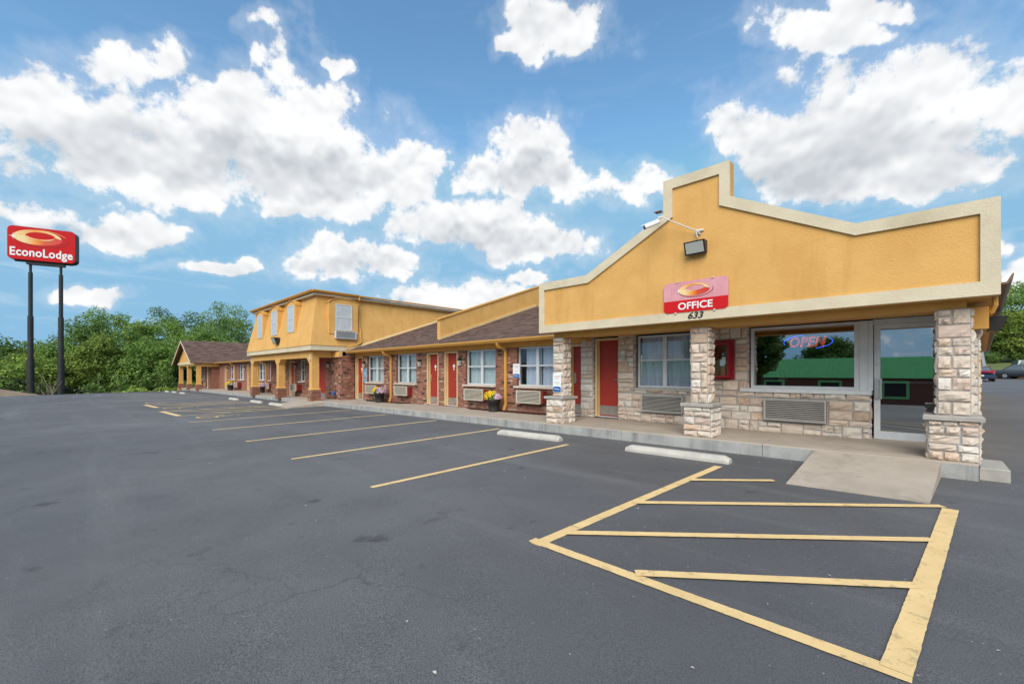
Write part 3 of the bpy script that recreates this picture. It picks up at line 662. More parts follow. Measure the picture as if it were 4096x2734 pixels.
# ================================================================== OFFICE
OFF = empty('office_building', (-3.2, 10.0, 0.2), 'yellow stucco motel office with stepped false front and stone porch', 'building')
Yf = 8.15
outer = [(-7.03,2.44),(-7.03,3.68),(-5.61,3.68),(-3.78,4.60),(-3.78,5.24),(-2.55,5.24),(-2.55,4.60),(-0.79,3.68),(0.64,3.68),(0.64,2.44)]
inner = [(-6.87,2.625),(-6.87,3.50),(-5.565,3.495),(-3.60,4.49),(-3.60,5.05),(-2.73,5.05),(-2.73,4.485),(-0.80,3.505),(0.465,3.50),(0.465,2.625)]
mb = MB(); n = len(outer)
for i in range(n):
    j = (i+1) % n; a, b, c, d = outer[i], outer[j], inner[j], inner[i]
    mb.quad((a[0],Yf,a[1]),(b[0],Yf,b[1]),(c[0],Yf,c[1]),(d[0],Yf,d[1]),0)
    mb.quad((d[0],Yf,d[1]),(c[0],Yf,c[1]),(c[0],Yf+0.06,c[1]),(d[0],Yf+0.06,d[1]),0)
    mb.quad((a[0],Yf,a[1]),(a[0],Yf+0.035,a[1]),(b[0],Yf+0.035,b[1]),(b[0],Yf,b[1]),0)
gf = wpart('gable_frame', mb, m_crm, OFF); gf['label'] = 'cream textured border round the yellow false front'
mb = MB(); mb.prism([(x*0.9995+(-3.2)*0.0005, z-0.002) for x, z in outer], Yf+0.038, Yf+0.22, 'Y'); wpart('gable_panel', mb, m_yel, OFF)
o = text('street_number', '633', m_blk, OFF, 0.29, 0.125, tuple(Vector((-3.145, Yf-0.004, 2.533))-wloc(OFF)), ext=0.004, off=0.022, shear=0.28); o['label'] = 'black street number 633 on the cream border'
mb = MB(); mb.box(-6.80,0.36,8.47,8.75,2.325,2.50); mb.box(-6.80,-6.62,8.75,9.9,2.33,2.44); wpart('porch_beam', mb, m_yel2, OFF)
mb = MB(); mb.box(-6.99,0.60,8.375,10.25,2.505,2.54); mb.box(-6.60,0.34,8.76,9.84,2.40,2.43); wpart('porch_soffit', mb, m_yel2, OFF)
# stone front wall
Ys = 9.87; Yg = 10.0; zb = 0.20
X0, X1 = -5.80, -0.755
opsW = [(-5.36,-3.86,1.07,2.5),(-2.74,-0.70,1.07,2.5)]
mb = holed_wall(X0, X1, zb, 2.5, Ys, Ys+0.26, opsW); sw = wpart('stone_wall', mb, m_smort, OFF); sw['label'] = 'pale ashlar stone front wall under the porch'
mb = MB(); mb.box(-6.97,-6.57,Ys,Ys+0.12,zb,2.5); pil = wpart('stone_pilaster', mb, m_smort, OFF)
so_ops = [(a-X0, b-X0, c, d) for a, b, c, d in opsW] + [(-5.12-X0,-4.05-X0,0.46,0.93),(-2.44-X0,-1.36-X0,0.46,0.945),(-3.39-X0,-2.98-X0,1.29,2.17)]
stones_on(sw, (X0, Ys, 0), (1,0,0), (0,-1,0), X1-X0, zb+0.04, 2.42, 21, so_ops)
stones_on(pil, (-6.97, Ys, 0), (1,0,0), (0,-1,0), 0.40, zb+0.03, 2.42, 22, course=(0.12,0.22))
stones_on(pil, (-6.57, Ys, 0), (0,1,0), (1,0,0), 0.11, zb+0.03, 2.42, 23, course=(0.14,0.24), wmin=0.09, wmax=0.2, dep=0.02)
stones_on(sw, (-5.36, Ys+0.002, 0), (0,1,0), (1,0,0), 0.13, 1.07, 2.42, 24, course=(0.14,0.24), wmin=0.1, wmax=0.2, dep=0.02)
stones_on(sw, (-2.74, Ys+0.002, 0), (0,1,0), (1,0,0), 0.13, 1.07, 2.42, 25, course=(0.14,0.24), wmin=0.1, wmax=0.2, dep=0.02)
stones_on(sw, (X1, Ys+0.002, 0), (0,1,0), (1,0,0), 0.15, zb+0.04, 1.0, 26, course=(0.14,0.24), wmin=0.1, wmax=0.2, dep=0.02)
# doors and windows of the porch
guest_door(OFF, -6.52, -5.74, 0.262, 2.37, Yg+0.02, 'right', 'plain dark red room door with steel kick plate under the porch', yf=Yg-0.10)
guest_window(OFF, -5.30, -3.90, 1.085, 2.375, Yg, 61, sill=False, sheer=True, tag_label='white framed room window with sheer curtains in the stone wall')
mb = MB(); mb.bbox(-5.42,-3.80,Ys-0.055,Yg+0.02,1.015,1.075,0.008); wpart('stone_sill', mb, m_cap, OFF)
mb = MB(); y = Yg; x0, x1, z0, z1 = -2.70, -0.955, 1.13, 2.385
mb.box(x0,x0+0.05,y-0.03,y+0.06,z0,z1); mb.box(x0+0.05,x1+0.045,y-0.03,y+0.06,z0,z0+0.055); mb.box(x0+0.05,x1+0.045,y-0.03,y+0.06,z1-0.05,z1)
mb.box(x1-0.035,x1+0.045,y-0.026,y+0.055,z0+0.055,z1-0.05); mb.box(x1+0.047,x1+0.16,y-0.05,y+0.05,z0,z1); mb.box(x1+0.162,-0.725,y-0.04,y+0.06,z0,z1)
ow = wpart('window', mb, m_alu, OFF); ow['label'] = 'large dark office window with wide aluminium frame'
p = MB(); p.box(x0+0.05,x1-0.035,y+0.02,y+0.028,z0+0.055,z1-0.05); wpart('pane', p, m_glasso, ow)
p = MB(); p.bbox(-2.87,-0.735,Ys-0.06,y+0.04,1.055,1.13,0.006); wpart('window_sill', p, m_alu, ow)
mb = MB(); dx0, dx1, dz0, dz1 = -0.715, 0.30, 0.275, 2.30; yd = Yg+0.01
mb.box(dx0,dx0+0.085,yd,yd+0.05,dz0,dz1); mb.box(dx1-0.085,dx1,yd,yd+0.05,dz0,dz1); mb.box(dx0+0.085,dx1-0.085,yd,yd+0.05,dz0,dz0+0.14); mb.box(dx0+0.085,dx1-0.085,yd,yd+0.05,dz1-0.075,dz1)
ed = wpart('door', mb, m_alu, OFF); ed['label'] = 'aluminium framed glass entrance door of the office'
p = MB(); p.box(dx0+0.085,dx1-0.085,yd+0.02,yd+0.028,dz0+0.14,dz1-0.075); wpart('pane', p, m_glasso, ed)
p = MB(); p.box(dx0+0.085,dx1-0.085,yd+0.032,yd+0.05,1.265,1.30); wpart('push_bar', p, m_alu, ed)
p = MB(); p.box(dx0+0.015,dx0+0.06,yd-0.035,yd-0.012,0.985,1.345); p.box(dx0+0.085,dx0+0.11,yd-0.055,yd-0.03,0.985,1.345); p.box(dx0+0.06,dx0+0.11,yd-0.03,yd-0.002,1.0,1.03); p.box(dx0+0.06,dx0+0.11,yd-0.03,yd-0.002,1.3,1.33); wpart('handle', p, m_steel, ed)
p = MB(); p.tube([(dx0+0.04,yd-0.002,1.60),(dx0+0.04,yd-0.014,1.60)],0.022,12); wpart('lock', p, m_steel, ed)
p = MB()
for k in range(24):
    a0, a1 = 2*math.pi*k/24, 2*math.pi*(k+1)/24
    p.quad(*[(0.075+rr*math.cos(t)*1.05, yd+0.018, 1.735+rr*math.sin(t)) for rr, t in ((0.052,a0),(0.052,a1),(0.044,a1),(0.044,a0))])
p.box(0.05,0.10,yd+0.0175,yd+0.0185,1.755,1.76); p.box(0.05,0.10,yd+0.0175,yd+0.0185,1.71,1.715); wpart('door_sticker', p, m_wht, ed)
mb = MB(); mb.box(-0.722,0.40,Yg-0.03,Yg+0.09,2.303,2.40); mb.box(dx1+0.004,0.40,Yg-0.03,Yg+0.09,0.26,2.30); wpart('door_surround', mb, m_alu, OFF)
# the lobby behind the glass
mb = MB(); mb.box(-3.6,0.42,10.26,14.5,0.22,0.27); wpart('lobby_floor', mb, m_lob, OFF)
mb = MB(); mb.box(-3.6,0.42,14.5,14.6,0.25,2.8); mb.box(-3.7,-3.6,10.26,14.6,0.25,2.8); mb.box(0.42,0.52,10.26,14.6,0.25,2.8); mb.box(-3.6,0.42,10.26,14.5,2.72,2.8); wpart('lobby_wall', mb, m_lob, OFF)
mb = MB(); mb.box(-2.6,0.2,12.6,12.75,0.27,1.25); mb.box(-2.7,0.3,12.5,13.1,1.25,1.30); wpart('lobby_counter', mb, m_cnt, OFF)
mb = MB(); mb.box(-1.3,-0.2,11.4,11.55,2.69,2.715); lf = wpart('ceiling_tube', mb, emis('lobby_tube', (1.0,0.95,0.85), 5.0), OFF)
# roof, eaves and long right side (the side runs off at a slight angle)
def sideX(yv, off): return off + (yv-8.35)*0.0593
mb = MB()
for s in (0, 1):
    for (ya, yb2) in ((8.37, 34.0),):
        if s == 0: mb.hexa([(-6.98,ya,2.56),(-3.17,ya,4.40),(-3.17,yb2,4.40),(-6.98,yb2,2.56),(-6.98,ya,2.64),(-3.17,ya,4.48),(-3.17,yb2,4.48),(-6.98,yb2,2.64)])
        else: mb.hexa([(-3.169,ya,4.40),(0.66,ya,2.62),(sideX(yb2,0.66),yb2,2.62),(-3.169,yb2,4.40),(-3.169,ya,4.48),(0.66,ya,2.70),(sideX(yb2,0.66),yb2,2.70),(-3.169,yb2,4.48)])
wpart('roof', mb, m_shin, OFF)
mb = MB(); ya, yb2 = 8.38, 34.0
mb.hexa([(0.44,ya,2.60),(0.64,ya,2.60),(sideX(yb2,0.64),yb2,2.60),(sideX(yb2,0.44),yb2,2.60),(0.44,ya,2.615),(0.64,ya,2.615),(sideX(yb2,0.64),yb2,2.615),(sideX(yb2,0.44),yb2,2.615)])
wpart('side_soffit', mb, m_yel2, OFF)
mb = MB()
for (ya, yb2) in ((10.2, 34.0),): mb.hexa([(sideX(ya,0.30),ya,-0.1),(sideX(ya,0.45),ya,-0.1),(sideX(yb2,0.45),yb2,0.0),(sideX(yb2,0.30),yb2,0.0),(sideX(ya,0.30),ya,2.598),(sideX(ya,0.45),ya,2.598),(sideX(yb2,0.45),yb2,2.598),(sideX(yb2,0.30),yb2,2.598)])
wpart('side_wall', mb, m_yel, OFF)
mb = MB()
for k in range(8):
    ya, yb2 = 8.42+k*3.2, 8.42+(k+1)*3.2-0.01
    pr = [(0.645,2.60),(0.715,2.60),(0.76,2.66),(0.77,2.73),(0.755,2.73),(0.705,2.625),(0.66,2.625),(0.655,2.73),(0.645,2.73)]
    k0 = len(mb.v); m = len(pr)
    mb.v += [(sideX(ya, x), ya, z) for x, z in pr] + [(sideX(yb2, x), yb2, z) for x, z in pr]
    for i in range(m): mb.f.append((k0+i, k0+(i+1) % m, k0+m+(i+1) % m, k0+m+i)); mb.m.append(0)
    mb.f.append(tuple(range(k0, k0+m))); mb.m.append(0)
wpart('gutter', mb, m_gutr, OFF)
mb = MB(); mb.box(0.43,0.62,9.35,9.60,2.10,2.42); wpart('beam_end', mb, m_yel2, OFF)
mb = MB(); mb.tube([(0.69,9.5,2.60),(0.69,9.52,2.45),(0.66,9.55,2.36),(0.56,9.75,2.32)],0.035,8); mb.tube([(0.56,9.75,2.32),(0.52,10.3,2.30),(0.52,10.34,2.0)],0.035,8); wpart('downspout', mb, m_yel2, OFF)
# four stone columns of the porch
def column(tagtxt, bx0, bx1, by0, by1, sx0, sx1, sy0, sy1, seed, basez, capz=0.80, ztop=2.325, hasbase=True):
    core = MB()
    if hasbase: core.box(bx0,bx1,by0,by1,basez-0.02,capz)
    core.box(sx0,sx1,sy0,sy1,(capz+0.06) if hasbase else basez,ztop)
    c = wpart('stone_column', core, m_smort, OFF); c['label'] = tagtxt
    if hasbase:
        cp = MB(); cp.bbox(bx0-0.05,bx1+0.05,by0-0.05,by1+0.05,capz,capz+0.06,0.008); wpart('cap', cp, m_cap, c)
    lst = [((sx0,sx1,sy0,sy1),(capz+0.065) if hasbase else basez,ztop,(0.11,0.2))] + ([((bx0,bx1,by0,by1),basez,capz-0.004,(0.09,0.15))] if hasbase else [])
    for q, ((a, b, e, f), z0, z1, cs) in enumerate(lst):
        stones_on(c,(a,e,0),(1,0,0),(0,-1,0),b-a,z0,z1,seed+q,course=cs,wmin=0.14,wmax=0.36,dep=0.045)
        stones_on(c,(b,e,0),(0,1,0),(1,0,0),f-e,z0,z1,seed+10+q,course=cs,wmin=0.12,wmax=0.26,dep=0.04)
        stones_on(c,(a,f,0),(0,-1,0),(-1,0,0),f-e,z0,z1,seed+20+q,course=cs,wmin=0.12,wmax=0.3,dep=0.028)
column('stone porch column carrying a white welcome sign', -6.94,-6.44,8.34,8.86, -6.80,-6.49,8.44,8.76, 100, 0.19)
column('middle stone porch column below the office sign', -3.45,-2.94,8.34,8.88, -3.35,-3.03,8.44,8.76, 140, 0.222)
column('right stone porch column beside the entrance door', -0.02,0.47,8.34,8.90, 0.07,0.40,8.44,8.78, 180, 0.248)
column('rear stone column in shade behind the right one', 0,0,0,0, 0.26,0.53,9.62,9.92, 220, 0.24, hasbase=False, ztop=2.42)
# hand the 290 stones that show largest to their own objects, join the rest per wall or column
stone_bank.sort(key=lambda t: -t[3]); rest = {}
for i, (par, mb_, mi, sz) in enumerate(stone_bank):
    if i < 290: wpart('stone', mb_, m_stn[mi], par)
    else:
        b = rest.setdefault(par.name, (par, MB()))[1]; k = len(b.v); b.v += mb_.v; b.f += [tuple(k+q for q in f) for f in mb_.f]; b.m += [mi]*len(mb_.f)
for par, b in rest.values(): wpart('stonework', b, m_stn, par)['kind'] = 'stuff'

# ================================================================== ROOM WING (brick)
WG = empty('room_wing', (-14, 10.0, 0.15), 'single-storey red brick room wing with brown shingle roof', 'building')
Yw = 9.90; Yi = 10.0
wins = [(-19.54,-17.95,1.0,2.25),(-16.85,-15.27,1.0,2.25),(-12.06,-10.47,1.03,2.255),(-9.47,-7.88,1.03,2.26)]
doors = [(-20.80,-19.98,0.10,2.235),(-14.50,-13.72,0.16,2.235),(-13.32,-12.52,0.17,2.245),(-7.40,-6.66,0.22,2.25)]
acs = [(-19.30,-18.22,0.47,0.86),(-16.66,-15.58,0.48,0.87),(-11.86,-10.80,0.49,0.88),(-9.28,-8.22,0.51,0.90)]
ops = wins + doors
mb = holed_wall(-20.84, -6.60, -0.05, 2.62, Yw+0.008, Yw+0.25, ops)
bw = wpart('brick_wall', mb, m_mort, WG)
mb = MB()
for a, b, c, d in wins: mb.box(a-0.001,a+0.004,Yw+0.006,Yi+0.04,c,d); mb.box(b-0.004,b+0.001,Yw+0.006,Yi+0.04,c,d)
for a, b, c, d in doors: mb.box(b-0.004,b+0.001,Yw+0.006,Yi+0.02,c,d)
wpart('brick_reveal', mb, m_rev, bw)
bl, r = brick_rows(-20.84, -6.98, 0.03, 2.27, ops + acs, 5)
items = []
for s, e, z, zt in bl:
    if zt < walkz(s)+0.02: continue
    c = Vector(((s+e)/2, Yw, (z+zt)/2)); v = CAMP-c; items.append(((e-s)*(-v.normalized().y*-1)/v.length**2 if False else (e-s)*abs(v.normalized().y)/v.length**2, s, e, z, zt, brick_mi(r)))
items.sort(key=lambda t: -t[0]); brest = MB(); cache = {}
for i, (q, s, e, z, zt, mi) in enumerate(items):
    pr = r.uniform(-0.0025, 0.0025)
    if i < 290:
        key = (round(e-s, 3), mi)
        if key not in cache:
            t = MB(); w = (e-s)/2; t.box(-w, w, 0, 0.022, 0, zt-z); cache[key] = t.mesh('brick', m_brk[mi])
        add('brick', cache[key], bw, Vector(((s+e)/2, Yw+pr, z)) - wloc(bw))
    else: brick_faces(brest, s, e, z, zt, Yw+pr, 0.022, mi)
wpart('brickwork', brest, m_brk, bw)['kind'] = 'stuff'
mb = MB(); mb.box(-20.84,-6.70,Yw-0.014,Yw+0.006,2.272,2.46); mb.box(-20.84,-6.70,9.46,Yw-0.016,2.47,2.485); wpart('frieze', mb, m_yel2, WG)
for i, (a, b, c, d) in enumerate(wins):
    guest_window(WG, a, b, c, d, Yi-0.01, 31+i*3, cur=('full','gap','full','open')[i], sheer=(i == 3))
for i, (a, b, c, d) in enumerate(doors):
    guest_door(WG, a, b, c+0.03, d, Yi+0.03, ('left','left','right','left')[i], number=(None if i == 3 else True), yf=Yw-0.004)
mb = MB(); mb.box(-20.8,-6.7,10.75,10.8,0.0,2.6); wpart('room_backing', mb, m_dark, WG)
# roof
sl_ = 0.337; ez0 = 2.50; ye = 9.42
up = Vector((0, 1, sl_)).normalized(); Lr = 7.0
zr_ = ez0+6.65*sl_; xh = -13.2
mb = MB(); mb.hexa([(-20.86,ye,ez0-0.05),(-6.6,ye,ez0-0.05),(xh,ye+6.65,zr_-0.05),(-20.86,ye+6.65,zr_-0.05),(-20.86,ye,ez0),(-6.6,ye,ez0),(xh,ye+6.65,zr_),(-20.86,ye+6.65,zr_)])
mb.hexa([(-20.86,ye+6.66,zr_-0.05),(xh,ye+6.66,zr_-0.05),(-6.6,ye+13.3,ez0-0.05),(-20.86,ye+13.3,ez0-0.05),(-20.86,ye+6.66,zr_),(xh,ye+6.66,zr_),(-6.6,ye+13.3,ez0),(-20.86,ye+13.3,ez0)])
mb.poly([(-6.598,ye+0.01,ez0-0.03),(-6.598,ye+13.29,ez0-0.03),(xh+0.004,ye+6.655,zr_-0.01)])
rf = wpart('roof', mb, m_shin, WG)
tag(wpart('shingles', shingles((-20.86,ye-0.02,ez0+0.002),(1,0,0),up,14.24,Lr,9,cut=6.6), m_shin, rf), kind='stuff')
def gutter_run(mb, x0, x1, y, z):       # K-style gutter along x
    pr = [(y+0.10,z-0.105),(y+0.03,z-0.105),(y-0.005,z-0.06),(y-0.028,z-0.035),(y-0.028,z),(y-0.012,z),(y-0.012,z-0.03),(y+0.03,z-0.09),(y+0.09,z-0.09),(y+0.09,z),(y+0.10,z)]
    mb.prism(pr, x0, x1, 'X')
mb = MB()
for a, b in ((-20.82,-15.6),(-15.59,-10.4),(-10.39,-6.72)): gutter_run(mb, a, b, ye-0.03, ez0+0.015+0.002*(b < -12))
wpart('gutter', mb, m_yel2, WG)
def downspout(parent, x, yg, yw, zt, zb_, dx=0.0):
    mb = MB(); w, d = 0.042, 0.032
    path = [(x,yg,zt),(x,yg,zt-0.07),(x,yg+0.06,zt-0.15),(x,yw-0.10,zt-0.21),(x,yw-0.05,zt-0.30),(x,yw-0.045,zb_+0.22),(x-0.02,yw-0.10,zb_+0.02)]
    for p, q in zip(path, path[1:]):
        p, q = Vector(p), Vector(q); dd = (q-p).normalized(); sd_ = Vector((1,0,0)); n_ = sd_.cross(dd).normalized()
        mb.hexa([tuple(p-sd_*w-n_*d), tuple(p+sd_*w-n_*d), tuple(p+sd_*w+n_*d), tuple(p-sd_*w+n_*d), tuple(q-sd_*w-n_*d), tuple(q+sd_*w-n_*d), tuple(q+sd_*w+n_*d), tuple(q-sd_*w+n_*d)])
    return wpart('downspout', mb, m_yel2, parent)
downspout(WG, -17.22, 9.46, Yw-0.01, 2.41, 0.12); downspout(WG, -9.93, 9.46, Yw-0.01, 2.43, 0.2)
# fire parapet running up the roof
def rz(yv): return ez0 + (yv-ye)*sl_
mb = MB(); pp = [(10.22,rz(10.22)-0.02),(17.6,rz(16.0)-0.6),(17.6,rz(17.6)+0.96),(10.22,rz(10.22)+0.80)]
mb.prism(pp, -14.24, -14.04, 'X'); pw = wpart('fire_parapet', mb, m_yel, WG)
mb = MB(); mb.prism([(10.17,rz(10.22)+0.80),(17.6,rz(17.6)+0.962),(17.6,rz(17.6)+1.025),(10.17,rz(10.22)+0.862)], -14.28, -14.0, 'X'); wpart('coping', mb, m_yel2, pw)
mb = MB(); mb.prism([(10.15,rz(10.15)+0.012),(16.0,rz(16.0)+0.012),(16.0,rz(16.0)+0.13),(10.15,rz(10.15)+0.09)], -14.038, -13.99, 'X'); wpart('flashing', mb, m_frm, pw)

# ================================================================== TWO-STOREY BLOCK (mansard)
TB = empty('two_storey_block', (-26.5, 10.0, 0.0), 'two-storey yellow mansard block with dormers over a brick ground floor', 'building')
bx1, bx0, by0, by1 = -21.2, -32.15, 7.84, 18.0; zb0, zb1, zt = 2.55, 2.79, 5.28; ins = 0.50
mb = MB()
B_ = [(bx0,by0,zb1),(bx1,by0,zb1),(bx1,by1,zb1),(bx0,by1,zb1)]; T_ = [(bx0+ins,by0+ins,zt),(bx1-ins,by0+ins,zt),(bx1-ins,by1-ins,zt),(bx0+ins,by1-ins,zt)]
mb.hexa(B_+T_); wpart('mansard', mb, m_yel, TB)
mb = MB(); mb.box(bx0+0.03,bx1-0.03,by0+0.03,9.40,zb0,zb1-0.004); mb.box(bx0+0.03,bx1-0.03,9.402,by1,zb0,zb1-0.004); wpart('base_band', mb, m_crm, TB)
mb = MB(); e = 0.22
mb.box(bx0+ins-e,bx1-ins+e,by0+ins-e,by1-ins+e,zt+0.002,zt+0.10,0); wpart('cornice', mb, m_crm, TB)
mb = MB(); e2 = 0.36; a, b, c, d = bx0+ins-e2, bx1-ins+e2, by0+ins-e2, by1-ins+e2
gutter_run(mb, a, b, c, zt+0.225)
mb.prism([(b-0.10,zt+0.12),(b-0.03,zt+0.12),(b+0.005,zt+0.165),(b+0.028,zt+0.19),(b+0.028,zt+0.225),(b-0.10,zt+0.225)], c+0.05, 10.35, 'Y')
mb.prism([(b-0.10,zt+0.13),(b-0.02,zt+0.13),(b+0.0,zt+0.17),(b+0.0,zt+0.205),(b-0.10,zt+0.205)], 10.36, d, 'Y')
wpart('gutter', mb, m_yel2, TB)
mb = MB(); mb.hexa([(a+0.09,c+0.09,zt+0.104),(b-0.09,c+0.09,zt+0.104),(b-0.09,d,zt+0.104),(a+0.09,d,zt+0.104),(a+0.09,c+0.09,zt+0.20),(b-0.09,c+0.09,zt+0.20),(b-2.5,d-2,zt+0.45),(a+2.5,d-2,zt+0.45)]); wpart('roof', mb, m_shin, TB)
def slopeY(z): return by0 + ins*(z-zb1)/(zt-zb1)
def arch_pts(w, z0, zs, rise, n=10): return [(-w,z0),(w,z0)] + [(w*math.cos(math.pi*k/n), zs+rise*math.sin(math.pi*k/n)) for k in range(n+1)]
def dormer(cx, face, front=True, w=0.68, z0=3.36, zs=4.97, rise=0.28, ww=0.455, wz0=3.60, wz1=5.0, label=None):
    back = 0.62
    def Pm(pts):  # local (u, out, z) to world
        return [(cx+p[0], face+p[1], p[2]) if front else (face-p[1], cx+p[0], p[2]) for p in pts]
    mb = MB(); mb.prism(arch_pts(w, z0, zs, rise), 0.0, back, 'Y'); mb.v = Pm(mb.v); dm = wpart('dormer', mb, m_yel, TB)
    if label: dm['label'] = label
    mb = MB(); n = 10
    for k in range(n):
        t0, t1 = math.pi*k/n, math.pi*(k+1)/n
        q = [((w+rr)*math.cos(t), y_, zs+(rise+rr)*math.sin(t)) for t in (t0, t1) for rr in (0.0, 0.035) for y_ in (-0.05, back)]
        mb.hexa([q[0],q[4],q[5],q[1],q[2],q[6],q[7],q[3]])
    mb.v = Pm(mb.v); wpart('dormer_roof', mb, m_yel2, dm)
    mb = MB(); t = 0.035
    for bx in ((-ww,-ww+t,wz0,wz1),(ww-t,ww,wz0,wz1),(-ww+t,ww-t,wz0,wz0+t),(-ww+t,ww-t,wz1-t,wz1),(-ww+t,ww-t,(wz0+wz1)/2-0.02,(wz0+wz1)/2+0.02)): mb.box(bx[0],bx[1],-0.025,-0.002,bx[2],bx[3])
    mb.v = Pm(mb.v); fr = wpart('window', mb, m_alu, dm)
    mb = MB(); mb.box(-ww+t,ww-t,-0.012,-0.003,wz0+t,wz1-t); mb.v = Pm(mb.v); wpart('pane', mb, m_pane, fr)
    return dm
def blindglass():
    m = mat('blind_behind_glass', (0.52,0.53,0.55), 0.12, (0.44,0.45,0.47), 3.0, spec=0.6); return m
m_pane = blindglass()
dormer(-29.72, 7.98, label='left dormer of the mansard front'); dormer(-27.0, 7.98, label='middle dormer of the mansard front'); dormer(-24.24, 7.98, label='right dormer of the mansard front')
dormer(9.52, -21.28, front=False, w=0.75, z0=3.40, zs=4.95, rise=0.24, ww=0.42, wz0=3.60, wz1=4.90, label='single dormer on the right side of the mansard')
mb = MB()   # side downspout
path = [(-21.33,10.38,5.40),(-21.36,10.38,5.25),(-21.58,10.40,5.08),(-21.22,10.42,3.02),(-21.10,10.2,2.92),(-20.98,9.62,2.72),(-20.96,9.50,2.62)]
mb.tube(path, 0.045, 6); wpart('downspout', mb, m_yel2, TB)
mb = MB(); ff = lambda yv: rz(yv)
xs_ = lambda z: bx1 - ins*(z-zb1)/(zt-zb1)
for k in range(12):
    ya, yb2 = 9.75+k*0.52, 9.75+(k+1)*0.52
    za, zb2 = ff(ya), ff(yb2)
    mb.hexa([(xs_(za)-0.05,ya,za),(xs_(za)+0.05,ya,za),(xs_(zb2)+0.05,yb2,zb2),(xs_(zb2)-0.05,yb2,zb2),(xs_(za+0.11)-0.05,ya,za+0.10),(xs_(za+0.11)+0.022,ya,za+0.10),(xs_(zb2+0.11)+0.022,yb2,zb2+0.10),(xs_(zb2+0.11)-0.05,yb2,zb2+0.10)])
wpart('flashing', mb, m_frm, TB)
# the gap between the wing roof and the block
mb = MB(); mb.hexa([(-21.6,9.42,2.44),(-20.865,9.42,2.44),(-20.865,16.05,4.68),(-21.6,16.05,4.68),(-21.6,9.42,2.50),(-20.865,9.42,2.50),(-20.865,16.05,4.74),(-21.6,16.05,4.74)]); wpart('roof_return', mb, m_shin, TB)
# portico pillars and beams
py0, pd = 8.03, 0.47; pxs = (-32.1, -27.0, -22.07)
mb = MB(); zt_, zbm = 2.548, 2.20
beam = [(pxs[0]+0.04, zt_),(pxs[2]+0.43, zt_),(pxs[2]+0.43, zbm)]
pts = [(pxs[0]+0.03,zt_)] ; hw = 0.03
def arch_between(xa, xb): return [(xa, zbm-0.30), (xa+0.32, zbm), (xb-0.32, zbm), (xb, zbm-0.30)]
poly = [(pxs[0]+0.04,zt_),(pxs[0]+0.04,zbm-0.3)] + [(pxs[0]+0.40,zbm-0.31)] + arch_between(pxs[0]+0.401, pxs[1]+0.05)[0:] + [(pxs[1]+0.40,zbm-0.31)] + arch_between(pxs[1]+0.401, pxs[2]+0.05) + [(pxs[2]+0.41,zbm-0.3),(pxs[2]+0.41,zt_)]
mb.prism(poly, py0+0.06, py0+0.40, 'Y'); wpart('front_beam', mb, m_yel, TB)
mb = MB(); mb.box(pxs[2]+0.07,pxs[2]+0.405,py0+0.402,9.28,zbm+0.02,zt_); mb.box(-21.6,-20.87,9.10,9.46,zbm+0.03,zt_-0.06); wpart('side_beam', mb, m_yel, TB)
mb = MB(); mb.box(bx0+0.1,bx1-0.1,by0+0.1,9.4,2.549,2.556); mb.box(pxs[0]+0.1,pxs[2]+0.05,py0+0.41,9.3,2.40,2.43); wpart('soffit', mb, m_yel2, TB)
for i, x in enumerate(pxs):
    zf = walkz(x)-0.09; mb = MB(); mb.box(x+0.06,x+0.41,py0+0.06,py0+0.41,0.55+zf+0.09,zbm-0.3); pil_ = wpart('pillar', mb, m_yel, TB)
    zc = zf+0.64
    mb = MB(); mb.hexa([(x-0.005,py0-0.005,zc-0.004),(x+pd+0.005,py0-0.005,zc-0.004),(x+pd+0.005,py0+pd+0.005,zc-0.004),(x-0.005,py0+pd+0.005,zc-0.004),(x+0.05,py0+0.05,zc+0.07),(x+pd-0.05,py0+0.05,zc+0.07),(x+pd-0.05,py0+pd-0.05,zc+0.07),(x+0.05,py0+pd-0.05,zc+0.07)]); wpart('collar', mb, m_yel2, pil_)
    mb = MB(); mb.box(x+0.012,x+pd-0.012,py0+0.012,py0+pd-0.012,zf,zc-0.006,5)
    rows, rr_ = brick_rows(x, x+pd, zf, zc-0.006, [], 70+i, L=0.155)
    for s, e_, z, z2 in rows:
        brick_faces(mb, s, e_, z, z2, py0, 0.02, (0,0,2,0,2,4)[rr_.randrange(6)] if rr_.random() < 0.9 else 2)
    rows, rr_ = brick_rows(py0+0.021, py0+pd, zf, zc-0.006, [], 80+i, L=0.155)
    for s, e_, z, z2 in rows: brick_faces(mb, s, e_, z, z2, x+pd, 0.02, (0,0,2,0,2)[rr_.randrange(5)], 'X')
    wpart('brick_base', mb, m_brk+[m_mort], pil_)['kind'] = 'stuff'
    if i != 1:
        mb = MB(); mb.bbox(x+0.17,x+0.30,py0+0.0,py0+0.058,zbm-0.12,zbm+0.14,0.01)
        tag(add('wall_light', mb.mesh('wall_light', m_crm)), ('cream box light on the left pillar of the two-storey block','','cream box light on the corner pillar of the two-storey block')[i], 'light', 'cream pillar lights')
